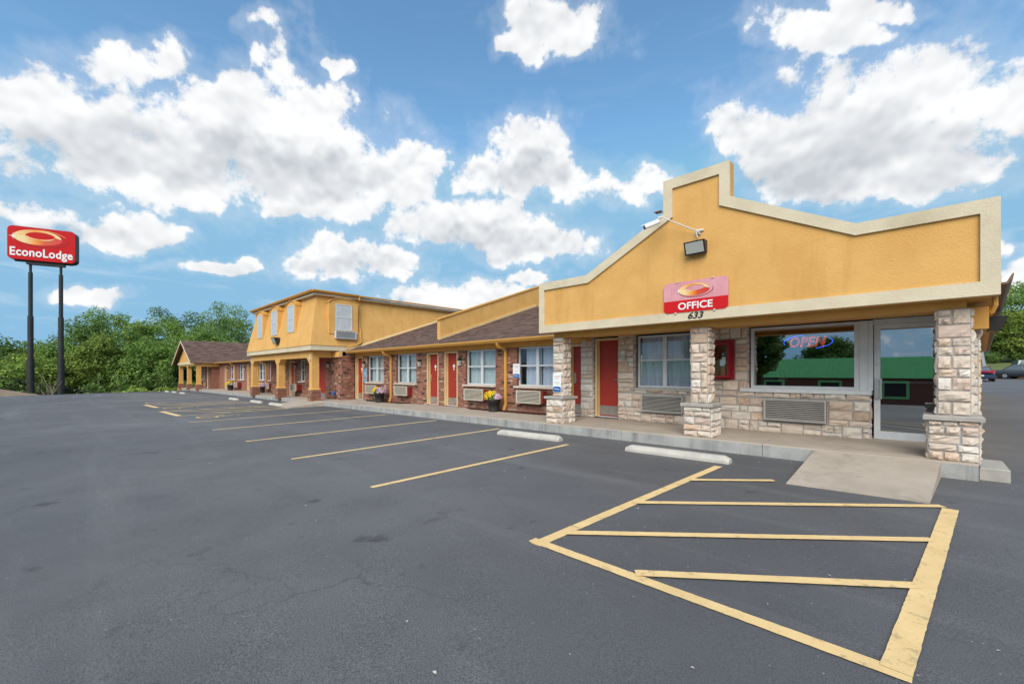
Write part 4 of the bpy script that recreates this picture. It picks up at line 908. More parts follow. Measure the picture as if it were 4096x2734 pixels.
# ground-floor brickwork
Yp = 9.25
gops = [(-24.10,-22.90,-0.05,2.22),(-28.35,-27.45,-0.1,2.16),(-26.62,-25.85,0.95,2.18)]
mb = holed_wall(-32.0, -20.87, -0.3, 2.54, Yp+0.01, Yp+0.25, gops); mb.box(-21.12,-20.88,Yp+0.252,9.89,-0.1,2.54); gw = wpart('brick_wall', mb, m_mort, TB)
bb = MB(); bl, r = brick_rows(-32.0, -20.87, -0.15, 2.30, gops, 15)
for s, e_, z, zt2 in bl: brick_faces(bb, s, e_, z, zt2, Yp, 0.022, brick_mi(r))
bl, r = brick_rows(Yp+0.023, 9.885, -0.02, 2.30, [], 16)
for s, e_, z, zt2 in bl: brick_faces(bb, s, e_, z, zt2, -20.865, 0.02, brick_mi(r), 'X')
wpart('brickwork', bb, m_brk, gw)['kind'] = 'stuff'
guest_door(TB, -24.10, -22.90, 0.06, 2.22, Yp+0.10, 'right', 'wide red door in shade under the two-storey block', frame=m_red, yf=Yp+0.01)
guest_door(TB, -28.35, -27.45, 0.03, 2.16, Yp+0.10, 'left', 'red room door behind the middle brick pillar', yf=Yp-0.004)
guest_window(TB, -26.62, -25.85, 0.95, 2.18, Yp+0.08, 51, cols=1)
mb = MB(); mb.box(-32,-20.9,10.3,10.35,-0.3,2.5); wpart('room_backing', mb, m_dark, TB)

# ================================================================== LEFT WING and GABLED PORCH
m_brtx = bpy.data.materials.new('brick_far'); m_brtx.use_nodes = True; t = m_brtx.node_tree
bt = t.nodes.new('ShaderNodeTexBrick'); bt.inputs['Color1'].default_value = (0.30,0.105,0.066,1); bt.inputs['Color2'].default_value = (0.16,0.07,0.05,1); bt.inputs['Mortar'].default_value = (0.25,0.17,0.125,1)
bt.inputs['Scale'].default_value = 1.0; bt.inputs['Brick Width'].default_value = 0.21; bt.inputs['Row Height'].default_value = 0.07; bt.inputs['Mortar Size'].default_value = 0.006; bt.inputs['Bias'].default_value = -0.2
ge = t.nodes.new('ShaderNodeNewGeometry'); sx = t.nodes.new('ShaderNodeSeparateXYZ'); ad = t.nodes.new('ShaderNodeMath'); cb = t.nodes.new('ShaderNodeCombineXYZ')
t.links.new(ge.outputs['Position'], sx.inputs[0]); t.links.new(sx.outputs[0], ad.inputs[0]); t.links.new(sx.outputs[1], ad.inputs[1]); t.links.new(ad.outputs[0], cb.inputs[0]); t.links.new(sx.outputs[2], cb.inputs[1]); t.links.new(cb.outputs[0], bt.inputs['Vector'])
t.links.new(bt.outputs[0], t.nodes['Principled BSDF'].inputs['Base Color']); t.nodes['Principled BSDF'].inputs['Roughness'].default_value = 0.9
LW = empty('far_wing', (-46, 10, -0.15), 'far brick room wing ending in a shingled gable porch on yellow pillars', 'building')
fwin = [(-37.30,-35.70,0.9,2.2),(-34.65,-33.1,0.9,2.2),(-46.05,-44.45,0.83,2.13),(-42.9,-41.3,0.85,2.15),(-58.6,-57.2,0.72,2.05),(-55.2,-53.8,0.74,2.06)]
fdoor = [(-40.4,-39.6,-0.02,2.15),(-39.3,-38.5,-0.02,2.15),(-48.0,-47.2,-0.1,2.12)]
mb = holed_wall(-61.0, -32.05, -0.8, 2.5, 9.9, 10.15, fwin+fdoor); mb.box(-51.9,-50.4,9.3,9.898,-0.5,2.4); wpart('brick_wall', mb, m_brtx, LW)
for i, (a, b, c, d) in enumerate(fwin): guest_window(LW, a, b, c, d, 9.98, 200+i*3)
for i, (a, b, c, d) in enumerate(fdoor): guest_door(LW, a, b, c, d, 10.02, 'left', yf=9.895)
mb = MB(); mb.box(-52.5,-52.2,9.3,9.6,-0.4,2.4); wpart('post', mb, m_frm, LW)
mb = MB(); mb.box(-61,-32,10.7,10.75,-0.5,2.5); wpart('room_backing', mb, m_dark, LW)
mb = MB(); zl = 2.42
mb.hexa([(-56,ye,zl-0.05),(-31.9,ye,zl-0.05),(-31.9,ye+6.6,zl+6.6*sl_-0.05),(-56,ye+6.6,zl+6.6*sl_-0.05),(-56,ye,zl),(-31.9,ye,zl),(-31.9,ye+6.6,zl+6.6*sl_),(-56,ye+6.6,zl+6.6*sl_)]); rl_ = wpart('roof', mb, m_shin, LW)
tag(wpart('shingles', shingles((-50.2,ye-0.02,zl+0.002),(1,0,0),up,18.2,6.9,19,tab=0.5,ex=0.2,th=0.02), m_shin, rl_), kind='stuff')
mb = MB(); gutter_run(mb, -49.9, -31.95, ye-0.03, zl+0.015); mb.prism([(-49.95,zl-0.09),(-49.87,zl-0.09),(-49.80,zl-0.03),(-49.80,zl+0.02),(-49.95,zl+0.02)], 7.5, ye+0.05, 'Y'); wpart('gutter', mb, m_yel2, LW)
downspout(LW, -35.15, 9.46, 9.88, 2.33, -0.05); downspout(LW, -44.0, 9.46, 9.88, 2.33, -0.1)
gxa, gxc, gxb, gya, gzr, gze = -61.2, -55.4, -49.8, 7.55, 4.80, 2.40
mb = MB()
for (xa, xb) in ((gxb, gxc), (gxa, gxc)):
    x_ = xc_ = xb
    mb.hexa([(xa,gya,gze-0.06),(xb,gya,gzr-0.06),(xb,26,gzr-0.06),(xa,26,gze-0.06),(xa,gya,gze),(xb,gya,gzr),(xb,26,gzr),(xa,26,gze)])
rg_ = wpart('gable_roof', mb, m_shin, LW)
sv = Vector((gxc-gxb,0,gzr-gze)); tag(wpart('shingles', shingles((gxb,gya-0.02,gze+0.002),(0,1,0),sv.normalized(),18.5,sv.length,29,tab=0.5,ex=0.2,th=0.02), m_shin, rg_), kind='stuff')
mb = MB(); mb.prism([(gxa+0.6,gze+0.12),(gxb-0.6,gze+0.12),(gxc,gzr-0.28)], gya+0.45, gya+0.6, 'Y'); wpart('gable_panel', mb, m_yel, LW)
mb = MB()
for xa in (gxa, gxb):
    s_ = 0.16; mb.hexa([(xa,gya-0.03,gze-0.20),(gxc,gya-0.03,gzr-0.20),(gxc,gya+0.02,gzr-0.20),(xa,gya+0.02,gze-0.20),(xa,gya-0.03,gze-0.01),(gxc,gya-0.03,gzr-0.01),(gxc,gya+0.02,gzr-0.01),(xa,gya+0.02,gze-0.01)])
mb.box(gxa+0.6,gxb-0.6,gya+0.40,gya+0.62,gze-0.12,gze+0.118); wpart('bargeboard', mb, m_crm, LW)
gp = (-60.3,-55.3,-50.45); gy_ = 8.0
poly = [(gp[0]+0.04,gze-0.122),(gp[0]+0.04,1.9),(gp[0]+0.40,1.9)] + [(gp[0]+0.4,1.92),(gp[0]+0.75,2.14),(gp[1]-0.3,2.14),(gp[1]+0.05,1.92),(gp[1]+0.4,1.9),(gp[1]+0.401,1.92),(gp[1]+0.75,2.14),(gp[2]-0.3,2.14),(gp[2]+0.05,1.92),(gp[2]+0.41,1.9),(gp[2]+0.41,gze-0.122)]
mb = MB(); mb.prism(poly, gy_+0.06, gy_+0.40, 'Y'); mb.box(gp[2]+0.07,gp[2]+0.4,gy_+0.402,9.88,2.05,gze-0.07); mb.box(gxa+0.4,gxb-0.3,gya+0.62,9.88,gze-0.10,gze-0.06); wpart('porch_beam', mb, m_yel, LW)
for i, x in enumerate(gp):
    zf = walkz(x)-0.1; zc = zf+0.62; mb = MB(); mb.box(x+0.06,x+0.41,gy_+0.06,gy_+0.41,zc,1.9); pq = wpart('pillar', mb, m_yel, LW)
    mb = MB(); mb.bbox(x,x+0.48,gy_,gy_+0.48,zf,zc-0.01,0.01); wpart('brick_base', mb, m_brtx, pq)
    mb = MB(); mb.hexa([(x-0.01,gy_-0.01,zc-0.012),(x+0.49,gy_-0.01,zc-0.012),(x+0.49,gy_+0.49,zc-0.012),(x-0.01,gy_+0.49,zc-0.012),(x+0.05,gy_+0.05,zc+0.06),(x+0.42,gy_+0.05,zc+0.06),(x+0.42,gy_+0.42,zc+0.06),(x+0.05,gy_+0.42,zc+0.06)]); wpart('collar', mb, m_yel2, pq)
mb = MB(); mb.bbox(-61.6,-60.6,8.1,9.3,-0.9,-0.25,0.02); tag(add('yellow_block', mb.mesh('yellow_block', m_yel2)), 'low yellow block at the far end of the walkway', 'block')

# ================================================================== things on the building
def ac_unit(cx, z0, z1, w, yface, label, grille=m_acw, slats=8, out=0.16, rz_=0.0, loc=None, sleeve=m_sleeve):
    o = empty('air_conditioner', loc or (cx, yface, z0), label, 'air conditioner', rz_, 'through-wall air conditioners')
    h = z1-z0; mb = MB(); mb.box(-w/2,w/2,-out,-0.002,0.012,h-0.012); lpart('sleeve', mb, sleeve, o)
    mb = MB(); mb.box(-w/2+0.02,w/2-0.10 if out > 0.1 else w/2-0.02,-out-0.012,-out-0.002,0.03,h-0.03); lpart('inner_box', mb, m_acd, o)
    w1 = w/2-0.075 if out > 0.1 else w/2
    mb = MB(); mb.box(-w/2-0.01,-w/2+0.022,-out-0.04,-out-0.001,0,h); mb.box(w1-0.022,w1,-out-0.04,-out-0.001,0,h); mb.box(-w/2+0.022,w1-0.022,-out-0.04,-out-0.001,0,0.026); mb.box(-w/2+0.022,w1-0.022,-out-0.04,-out-0.001,h-0.026,h); lpart('grille_frame', mb, grille, o)
    sm = MB(); st = (h-0.06)/slats; a, b = -w/2+0.023, w1-0.023
    sm.hexa([(a,-0.034,0),(b,-0.034,0),(b,-0.016,st*0.2),(a,-0.016,st*0.2),(a,-0.036,st*0.36),(b,-0.036,st*0.36),(b,-0.014,st*0.5),(a,-0.014,st*0.5)])
    me = sm.mesh('slat', grille)
    for k in range(slats): add('slat', me, o, (0, -out, 0.03+k*st+st*0.2))
    return o
for (a, b, c, d), l in zip(acs, ('beige louvred air conditioner half behind the left flower pot','beige louvred air conditioner with red side, below the window left of the two doors','beige louvred air conditioner behind the yellow chrysanthemums','beige louvred air conditioner left of the first stone column')):
    ac_unit((a+b)/2, c, d, b-a, Yw, l, out=0.20)
ac_unit(-4.58,0.50,0.905,1.02,Ys-0.02,'grey louvred air conditioner in the stone wall behind the middle column',m_acg,11,out=0.06,sleeve=m_acg)
ac_unit(-1.89,0.505,0.925,1.02,Ys-0.02,'wide grey louvred air conditioner below the big office window',m_acg,10,out=0.06)
ac_unit(-26.75,0.39,0.78,1.0,Yp,'beige louvred air conditioner in shade below the narrow window',out=0.3)
ac_unit(-34.0,0.30,0.70,1.05,9.88,'air conditioner with beige grille between the left and middle brick pillars',out=0.3)
ac_unit(-42.6,0.22,0.62,1.05,9.88,'far air conditioner with beige grille beside the far flower pot',out=0.3)
ac_unit(-58.6,0.02,0.45,1.1,9.88,'farthest air conditioner, at the left behind the gable porch pillar',out=0.3); ac_unit(-55.3,0.05,0.48,1.1,9.88,'far air conditioner at the right window behind the gable porch',out=0.3)
o = ac_unit(0,3.16,3.55,1.10,0,'silver air conditioner below the side dormer window',m_alu,8,out=0.14,rz_=R(90),loc=(-21.26,9.58,3.16),sleeve=m_alu)

def lantern(x, y, z, label):
    o = empty('wall_lantern', (x, y, z), label, 'wall lamp', 0, 'wall lanterns by the room doors')
    mb = MB(); mb.box(-0.05,0.05,-0.02,0,-0.05,0.14); mb.hexa([(-0.06,-0.15,0.06),(0.06,-0.15,0.06),(0.06,-0.021,0.06),(-0.06,-0.021,0.06),(-0.045,-0.12,0.15),(0.045,-0.12,0.15),(0.045,-0.021,0.15),(-0.045,-0.021,0.15)]); lpart('hood', mb, m_blk, o)
    mb = MB(); mb.hexa([(-0.038,-0.115,-0.13),(0.038,-0.115,-0.13),(0.038,-0.03,-0.13),(-0.038,-0.03,-0.13),(-0.052,-0.14,0.058),(0.052,-0.14,0.058),(0.052,-0.025,0.058),(-0.052,-0.025,0.058)]); lpart('lens', mb, m_lens, o)
lantern(-19.78,Yw-0.002,1.84,'black wall lantern above the blue parking sign'); lantern(-14.92,Yw-0.002,1.84,'black wall lantern just left of the two red doors'); lantern(-12.32,Yw-0.002,1.84,'black wall lantern just right of the two red doors')
lantern(-22.4,Yp-0.002,1.85,'black wall lantern on the shaded brick under the two-storey block'); lantern(-27.15,Yp-0.002,1.85,'black wall lantern beside the narrow shaded window'); lantern(-40.9,9.89,1.8,'far black wall lantern beside the far door'); lantern(-46.6,9.89,1.75,'farthest black wall lantern near the gable porch')
o = empty('porch_light', (-5.60,Ys-0.035,1.86), 'small white box light on the stone pier beside the porch door', 'wall lamp')
mb = MB(); mb.bbox(-0.055,0.055,-0.08,-0.005,0.06,0.155,0.01); lpart('cap', mb, m_alu, o); mb = MB(); mb.hexa([(-0.04,-0.07,-0.09),(0.04,-0.07,-0.09),(0.04,-0.006,-0.09),(-0.04,-0.006,-0.09),(-0.052,-0.076,0.058),(0.052,-0.076,0.058),(0.052,-0.006,0.058),(-0.052,-0.006,0.058)]); lpart('lens', mb, m_lens, o)

def floodlight(loc, rz_, label, s=1.0):
    o = empty('floodlight', loc, label, 'floodlight', rz_)
    w, h = 0.19*s, 0.23*s; mb = MB()
    mb.hexa([(-w,-0.11*s,0),(w,-0.11*s,0),(w*0.92,0,0.03),(-w*0.92,0,0.03),(-w,-0.20*s,h),(w,-0.20*s,h),(w*0.92,0,h*1.05),(-w*0.92,0,h*1.05)]); lpart('housing', mb, m_blk, o)
    mb = MB(); f = lambda u, v: (u*w*0.86, -(0.11+0.09*v)*s-0.004, v*h)
    mb.quad(f(-1,0.10),f(1,0.10),f(1,0.90),f(-1,0.90)); lpart('lens', mb, m_lens, o); return o
floodlight((-3.12,Yf+0.03,3.655), 0, 'black floodlight with pale lens above the office sign')
floodlight((-26.05,7.90,3.05), 0, 'black floodlight on the mansard below the dormers', 1.5)
floodlight((0.78,12.0,2.2), R(90), 'black floodlight under the right eave of the office', 1.2)
o = empty('security_camera', (-3.10,Yf+0.03,3.95), 'white bullet security camera on a long bent arm above the floodlight', 'camera')
mb = MB(); mb.tube([(0.02,0,0.09),(0.0,-0.06,0.14),(-0.03,-0.08,0.17)],0.020,8); mb.tube([(0.0,-0.06,0.02),(-0.03,-0.08,0.17),(-0.10,-0.10,0.20),(-0.60,-0.28,0.50)],0.010,8); mb.tube([(0.09,0,0.16),(-0.04,-0.08,0.15)],0.018,6); lpart('arm', mb, m_alu, o)
mb = MB(); mb.tube([(-0.60,-0.28,0.50),(-0.64,-0.30,0.49),(-0.67,-0.30,0.42)],[0.02,0.03,0.022],8); mb.tube([(-0.56,-0.27,0.50),(-0.55,-0.29,0.58),(-0.63,-0.30,0.60),(-0.68,-0.30,0.55)],0.005,6); lpart('joint', mb, m_alu, o)
mb = MB(); mb.tube([(-0.64,-0.29,0.42),(-0.86,-0.43,0.325)],0.040,12); mb.hexa([(-0.66,-0.34,0.445),(-0.62,-0.27,0.445),(-0.89,-0.40,0.355),(-0.92,-0.47,0.355),(-0.66,-0.34,0.457),(-0.62,-0.27,0.457),(-0.89,-0.40,0.367),(-0.92,-0.47,0.367)]); lpart('housing', mb, m_wht, o)
mb = MB(); mb.tube([(-0.858,-0.429,0.326),(-0.885,-0.443,0.313)],0.036,12); lpart('lens', mb, m_blk, o)
mb = MB(); mb.box(-0.72,-0.58,-0.34,-0.22,0.60,0.612); lpart('rain_plate', mb, mat('rust', (0.15,0.06,0.03), 0.9), o)

# ---- ring emblem shared by both signs
def ringmat(name, stops):
    m = bpy.data.materials.new(name); m.use_nodes = True; t = m.node_tree
    tx = t.nodes.new('ShaderNodeTexCoord'); sp = t.nodes.new('ShaderNodeSeparateXYZ'); rp = t.nodes.new('ShaderNodeValToRGB'); mr = t.nodes.new('ShaderNodeMapRange')
    t.links.new(tx.outputs['Generated'], sp.inputs[0]); t.links.new(sp.outputs[0], rp.inputs[0])
    e = rp.color_ramp.elements; e[0].position, e[0].color = stops[0][0], (*stops[0][1], 1); e[1].position, e[1].color = stops[1][0], (*stops[1][1], 1)
    for p_, c_ in stops[2:]: q = e.new(p_); q.color = (*c_, 1)
    t.links.new(rp.outputs[0], t.nodes['Principled BSDF'].inputs['Base Color']); t.nodes['Principled BSDF'].inputs['Roughness'].default_value = 0.4; return m
m_ring = ringmat('emblem_gold', [(0.0,(0.80,0.62,0.30)),(1.0,(0.60,0.02,0.02)),(0.22,(0.80,0.58,0.28)),(0.45,(0.78,0.26,0.02)),(0.62,(0.62,0.07,0.02))])
m_ring2 = ringmat('emblem_gold_top', [(0.0,(0.80,0.60,0.30)),(1.0,(0.80,0.58,0.30)),(0.45,(0.78,0.28,0.03)),(0.75,(0.80,0.50,0.20))])
m_ringd = mat('emblem_dark_red', (0.16,0.008,0.01), 0.4)
def emblem(parent, cx, cz, w, h, y, tilt=0.0, bgm=m_sred):
    ct, st = math.cos(tilt), math.sin(tilt)
    def el(a, b, ox, oz, t): u, v = a*math.cos(t)+ox, b*math.sin(t)+oz; return (cx+(u*ct-v*st)*w, cz+(u*st+v*ct)*h)
    def band(A, B, t0, t1, n, yy, name, mt):
        mb = MB()
        for k in range(n):
            a0, a1 = t0+(t1-t0)*k/n, t0+(t1-t0)*(k+1)/n; p = [el(*A, a0), el(*A, a1), el(*B, a1), el(*B, a0)]
            mb.quad(*[(x, yy, z) for x, z in p])
        return lpart(name, mb, mt, parent)
    pi = math.pi
    band((0.50,0.50,0,0),(0.49,0.475,0.008,-0.004), R(20), R(190), 30, y, 'emblem_rim', m_ring2)
    band((0.50,0.50,0.02,-0.03),(0.488,0.478,0.016,-0.020), R(185), R(372), 30, y, 'emblem_shadow', m_ringd)
    band((0.44,0.46,-0.05,0.03),(0.27,0.245,0.00,0.115), R(0), R(180), 30, y-0.002, 'emblem_ring_top', m_ring2)
    band((0.46,0.44,-0.03,0.03),(0.27,0.26,0.00,0.115), R(180), R(352), 30, y-0.002, 'emblem_ring_bottom', m_ring)
    band((0.265,0.25,0.00,0.115),(0.255,0.18,0.012,0.13), R(190), R(350), 20, y-0.004, 'emblem_inner', m_ring2 if bgm is m_sred else m_ring)
    mb = MB(); sx_, sz_ = el(0.46,0.44,-0.03,0.06,R(186)); L = 0.09*w
    for k in range(8):
        t = R(k*45); ln = L if k % 2 == 0 else L*0.5; q = 0.10*L
        mb.quad((sx_+q*math.cos(t+1.57),y-0.006-0.0005*k,sz_+q*math.sin(t+1.57)),(sx_+ln*math.cos(t),y-0.006-0.0005*k,sz_+ln*math.sin(t)),(sx_-q*math.cos(t+1.57),y-0.006-0.0005*k,sz_-q*math.sin(t+1.57)),(sx_,y-0.006-0.0005*k,sz_))
    lpart('emblem_sparkle', mb, m_wht, parent)
def rrect(w, h, r, n=5):
    pts = []
    for cx, cz, a0 in ((w-r,h-r,0),(-w+r,h-r,90),(-w+r,-h+r,180),(w-r,-h+r,270)):
        pts += [(cx+r*math.cos(R(a0+90*k/n)), cz+r*math.sin(R(a0+90*k/n))) for k in range(n+1)]
    return pts
# office sign on the false front
o = empty('office_sign', (-3.165, Yf+0.02, 2.90), 'faded pink and red OFFICE sign on the yellow false front', 'sign')
Wd, Hd = 0.595, 0.292
mb = MB(); mb.prism(rrect(Wd, Hd, 0.075), -0.03, -0.008, 'Y'); lpart('panel', mb, m_spink, o)
lowp = [(x, z) for x, z in rrect(Wd-0.0, Hd-0.0, 0.075) if z < -0.03]; lowp = sorted(lowp, key=lambda p: math.atan2(p[1]+0.3, p[0]) if False else 0) if False else lowp
mb = MB(); mb.prism([(-Wd,-0.062)]+[p for p in lowp if p[1] < -0.062]+[(Wd,-0.062)], -0.0335, -0.031, 'Y'); lpart('red_band', mb, m_sred, o)
text('lettering', 'OFFICE', m_wht, o, 0.64, 0.135, (0.01,-0.036,-0.175), ext=0.002, off=0.018)
emblem(o, 0.01, 0.112, 0.64, 0.255, -0.034, 0.0, m_spink)
mb = MB()
for x, z in ((-0.33,0.30),(0.33,0.30),(-0.36,-0.298),(0.36,-0.298)): mb.box(x-0.018,x+0.018,-0.045,0.0,z-0.014,z+0.014)
lpart('clip', mb, m_crm, o)
# welcome signs
def welcome(loc, w, h, label):
    o = empty('welcome_sign', loc, label, 'sign', 0, 'white welcome signs')
    mb = MB(); mb.prism(rrect(w/2, h/2, 0.03), -0.008, -0.001, 'Y'); lpart('panel', mb, m_wht, o)
    mb = MB(); mb.prism([(-w/2*0.94,-h*0.25),(-w/2*0.94,-h*0.44),(-w/2*0.80,-h*0.485),(w/2*0.80,-h*0.485),(w/2*0.94,-h*0.44),(w/2*0.94,-h*0.25)]+[(w/2*0.94*math.cos(R(a)),-h*0.25+h*0.045*math.sin(R(a))) for a in (30,60,90,120,150)], -0.0105, -0.0085, 'Y'); lpart('blue_foot', mb, m_blue, o)
    m_or = mat('print_orange', (0.55,0.14,0.05), 0.5); m_gr = mat('print_grey', (0.30,0.30,0.33), 0.5)
    for s, z, ww, hh, mt in (('GOLD, PLATINUM',0.335,0.80,0.04,m_or),('& DIAMOND',0.275,0.5,0.04,m_or),('MEMBER PARKING',0.185,0.58,0.022,m_gr),('CHOICE',0.02,0.5,0.05,m_gr),('privileges',-0.065,0.5,0.04,m_or),('Welcome.',-0.335,0.66,0.075,m_wht)):
        text('lettering', s, mt, o, w*ww, h*hh, ((0.05*w if s in ('CHOICE','privileges') else 0), -0.0115 if s == 'Welcome.' else -0.009, h*z), ext=0.0008, off=0.012)
    text('lettering', 'C', m_or, o, w*0.10, h*0.055, (-0.30*w,-0.009,h*0.02), ext=0.0008, off=0.05)
welcome((-9.49,Yw-0.004,1.51),0.30,0.455,'white and blue welcome sign on the brick wall left of a window')
welcome((-6.645,8.395,1.205),0.255,0.47,'white and blue welcome sign on the left stone column')
o = empty('parking_sign', (-19.75,Yw-0.004,1.43), 'blue accessible parking sign on brick beside the corner door', 'sign')
mb = MB(); mb.prism(rrect(0.155,0.23,0.02), -0.006, -0.001, 'Y'); lpart('panel', mb, m_wht, o); mb = MB(); mb.prism(rrect(0.142,0.217,0.015), -0.0085, -0.0065, 'Y'); lpart('blue_face', mb, m_ltbl, o)
mb = MB()
def stk(p, q, w=0.012):
    p, q = Vector((p[0],0,p[1])), Vector((q[0],0,q[1])); d = (q-p).normalized(); n_ = Vector((-d.z,0,d.x))*w; y_ = Vector((0,-0.0095,0)); mb.quad(*[tuple(v+y_) for v in (p-n_, q-n_, q+n_, p+n_)])
stk((-0.02,0.12),(-0.02,0.02)); stk((-0.02,0.02),(0.05,0.02)); stk((0.05,0.02),(0.075,-0.06)); stk((-0.035,0.15),(-0.005,0.15),0.016); stk((-0.02,0.075),(0.04,0.075),0.009)
for k in range(9): stk((-0.005+0.065*math.cos(R(110+k*26)),-0.02+0.065*math.sin(R(110+k*26))),(-0.005+0.065*math.cos(R(136+k*26)),-0.02+0.065*math.sin(R(136+k*26))),0.009)
lpart('wheelchair_symbol', mb, m_wht, o); text('lettering', 'PARKING', m_wht, o, 0.2, 0.04, (0,-0.0095,-0.15), ext=0.0005)
o = empty('van_sign', (-19.75,Yw-0.004,1.075), 'small blue plate below the accessible parking sign', 'sign')
mb = MB(); mb.prism(rrect(0.155,0.075,0.015), -0.006, -0.001, 'Y'); lpart('panel', mb, m_wht, o); mb = MB(); mb.prism(rrect(0.142,0.063,0.012), -0.0085, -0.0065, 'Y'); lpart('blue_face', mb, m_ltbl, o)
text('lettering', 'VAN', m_wht, o, 0.12, 0.045, (0,-0.0095,0.0), ext=0.0005)
# fire extinguisher in its cabinet
o = empty('extinguisher_cabinet', (-3.185,Ys-0.02,1.30), 'red fire extinguisher cabinet with glass front on the stone wall', 'cabinet')
mb = MB(); w, h = 0.40, 0.86
mb.box(-w/2,w/2,-0.006,0.01,0,h); mb.box(-w/2+0.03,w/2-0.06,-0.16,-0.007,0.05,0.06); mb.box(-w/2+0.03,w/2-0.06,-0.16,-0.007,h-0.09,h-0.08); mb.box(-w/2+0.03,-w/2+0.04,-0.16,-0.007,0.061,h-0.091); mb.box(w/2-0.07,w/2-0.06,-0.16,-0.007,0.061,h-0.091); lpart('box', mb, m_red2, o)
mb = MB()
for a, b, c, d in ((-w/2+0.03,w/2-0.06,0.05,0.085),(-w/2+0.03,w/2-0.06,h-0.115,h-0.08),(-w/2+0.03,-w/2+0.06,0.086,h-0.116),(w/2-0.09,w/2-0.06,0.086,h-0.116)): mb.box(a,b,-0.185,-0.161,c,d)
lpart('door_frame', mb, m_red2, o); mb = MB(); mb.box(-w/2+0.06,w/2-0.09,-0.172,-0.167,0.086,h-0.116); lpart('pane', mb, m_glass, o)
o = empty('fire_extinguisher', (-3.19,Ys-0.10,1.36), 'red fire extinguisher standing inside the wall cabinet', 'extinguisher')
mb = MB(); mb.lathe([(0,0.01),(0.052,0.01),(0.055,0.03),(0.055,0.36),(0.045,0.41),(0.02,0.44),(0.018,0.47),(0,0.47)],16); lpart('cylinder', mb, mat('extinguisher_red', (0.42,0.05,0.03), 0.35), o, True)
mb = MB(); mb.tube([(0,0,0.47),(0,0,0.50)],0.022,8); mb.hexa([(-0.01,-0.008,0.50),(0.10,-0.008,0.53),(0.10,0.008,0.53),(-0.01,0.008,0.50),(-0.01,-0.008,0.51),(0.10,-0.008,0.54),(0.10,0.008,0.54),(-0.01,0.008,0.51)]); mb.hexa([(-0.01,-0.008,0.488),(0.11,-0.008,0.455),(0.11,0.008,0.455),(-0.01,0.008,0.488),(-0.01,-0.008,0.498),(0.11,-0.008,0.465),(0.11,0.008,0.465),(-0.01,0.008,0.498)]); lpart('valve_lever', mb, m_steel, o)
mb = MB(); mb.tube([(-0.015,0,0.49),(-0.06,0,0.47),(-0.075,0,0.40),(-0.072,0,0.22)],0.010,6); lpart('hose', mb, m_blk, o)
mb = MB(); mb.box(-0.048,0.048,-0.058,-0.0545,0.24,0.37); mb.box(0.0,0.075,-0.066,-0.060,0.28,0.43); lpart('label_tag', mb, m_wht, o)
# blue open nozzle cup on the shaded brick
o = empty('drain_outlet', (-21.62,Yp-0.004,0.40), 'blue plastic drain scoop low on the shaded brick wall', 'drain')
mb = MB(); mb.tube([(0,-0.002,0.05),(0,-0.10,0.03),(-0.02,-0.16,-0.12)],[0.075,0.07,0.045],10); lpart('scoop', mb, m_blue, o)
# neon sign, dispenser behind the office window
o = empty('neon_sign', (-1.725,10.10,2.06), 'lit red and blue neon OPEN sign inside the office window', 'sign')
m_nr = emis('neon_red', (1.0,0.10,0.06), 3.0); m_nb = emis('neon_blue', (0.05,0.12,1.0), 3.6)
text('lettering', 'OPEN', m_nr, o, 0.60, 0.20, (0,0,0.0), ext=0.0, outline=0.011, shear=0.25, spacing=1.1)
for t0, t1 in ((R(100),R(200)),(R(-70),R(30))):
    mb = MB(); mb.tube([(0.40*math.cos(t0+(t1-t0)*k/16),0,0.135*math.sin(t0+(t1-t0)*k/16)) for k in range(17)],0.006,6); lpart('tube', mb, m_nb, o)
o = empty('sanitizer_dispenser', (-2.20,10.32,0.27), 'black dispenser on a pale stand behind the office window', 'dispenser')
mb = MB(); mb.lathe([(0,0),(0.16,0),(0.16,0.02),(0.05,0.04),(0.05,1.0),(0,1.0)],12); mb.box(-0.07,0.07,-0.05,0.05,1.0,1.10); lpart('stand', mb, mat('stand_pale', (0.55,0.53,0.45), 0.5), o)
mb = MB(); mb.box(-0.13,0.08,-0.10,0.09,1.10,1.34); lpart('head', mb, m_blk, o); mb = MB(); mb.box(0.081,0.085,-0.09,0.08,1.115,1.325); lpart('side_label', mb, mat('dispenser_label', (0.35,0.08,0.04), 0.4), o)

# flower pots
def ball_cluster(mb, c, rad, n, s, r, mi, zmin=-0.3):
    for k in range(n):
        z = r.uniform(zmin, 1); t = r.uniform(0, 6.283); q = math.sqrt(max(0, 1-z*z)); d = Vector((q*math.cos(t), q*math.sin(t), z)); rr = rad*r.uniform(0.86, 1.06)
        p = Vector(c)+Vector((d.x*rr, d.y*rr, d.z*rr*0.86)); a = d.cross(Vector((0,0,1))); a = a.normalized() if a.length > 0.01 else Vector((1,0,0)); b = d.cross(a)
        sz = s*r.uniform(0.75, 1.25); n0 = len(mb.v); mb.v.append(tuple(p+d*sz*0.55))
        m = 6; ph = r.uniform(0, 6)
        for j in range(m): tt = ph+j*6.283/m; mb.v.append(tuple(p+a*(sz*math.cos(tt))+b*(sz*math.sin(tt))+d*r.uniform(-0.2,0.25)*sz))
        for j in range(m): mb.f.append((n0, n0+1+j, n0+1+(j+1) % m)); mb.m.append(mi)
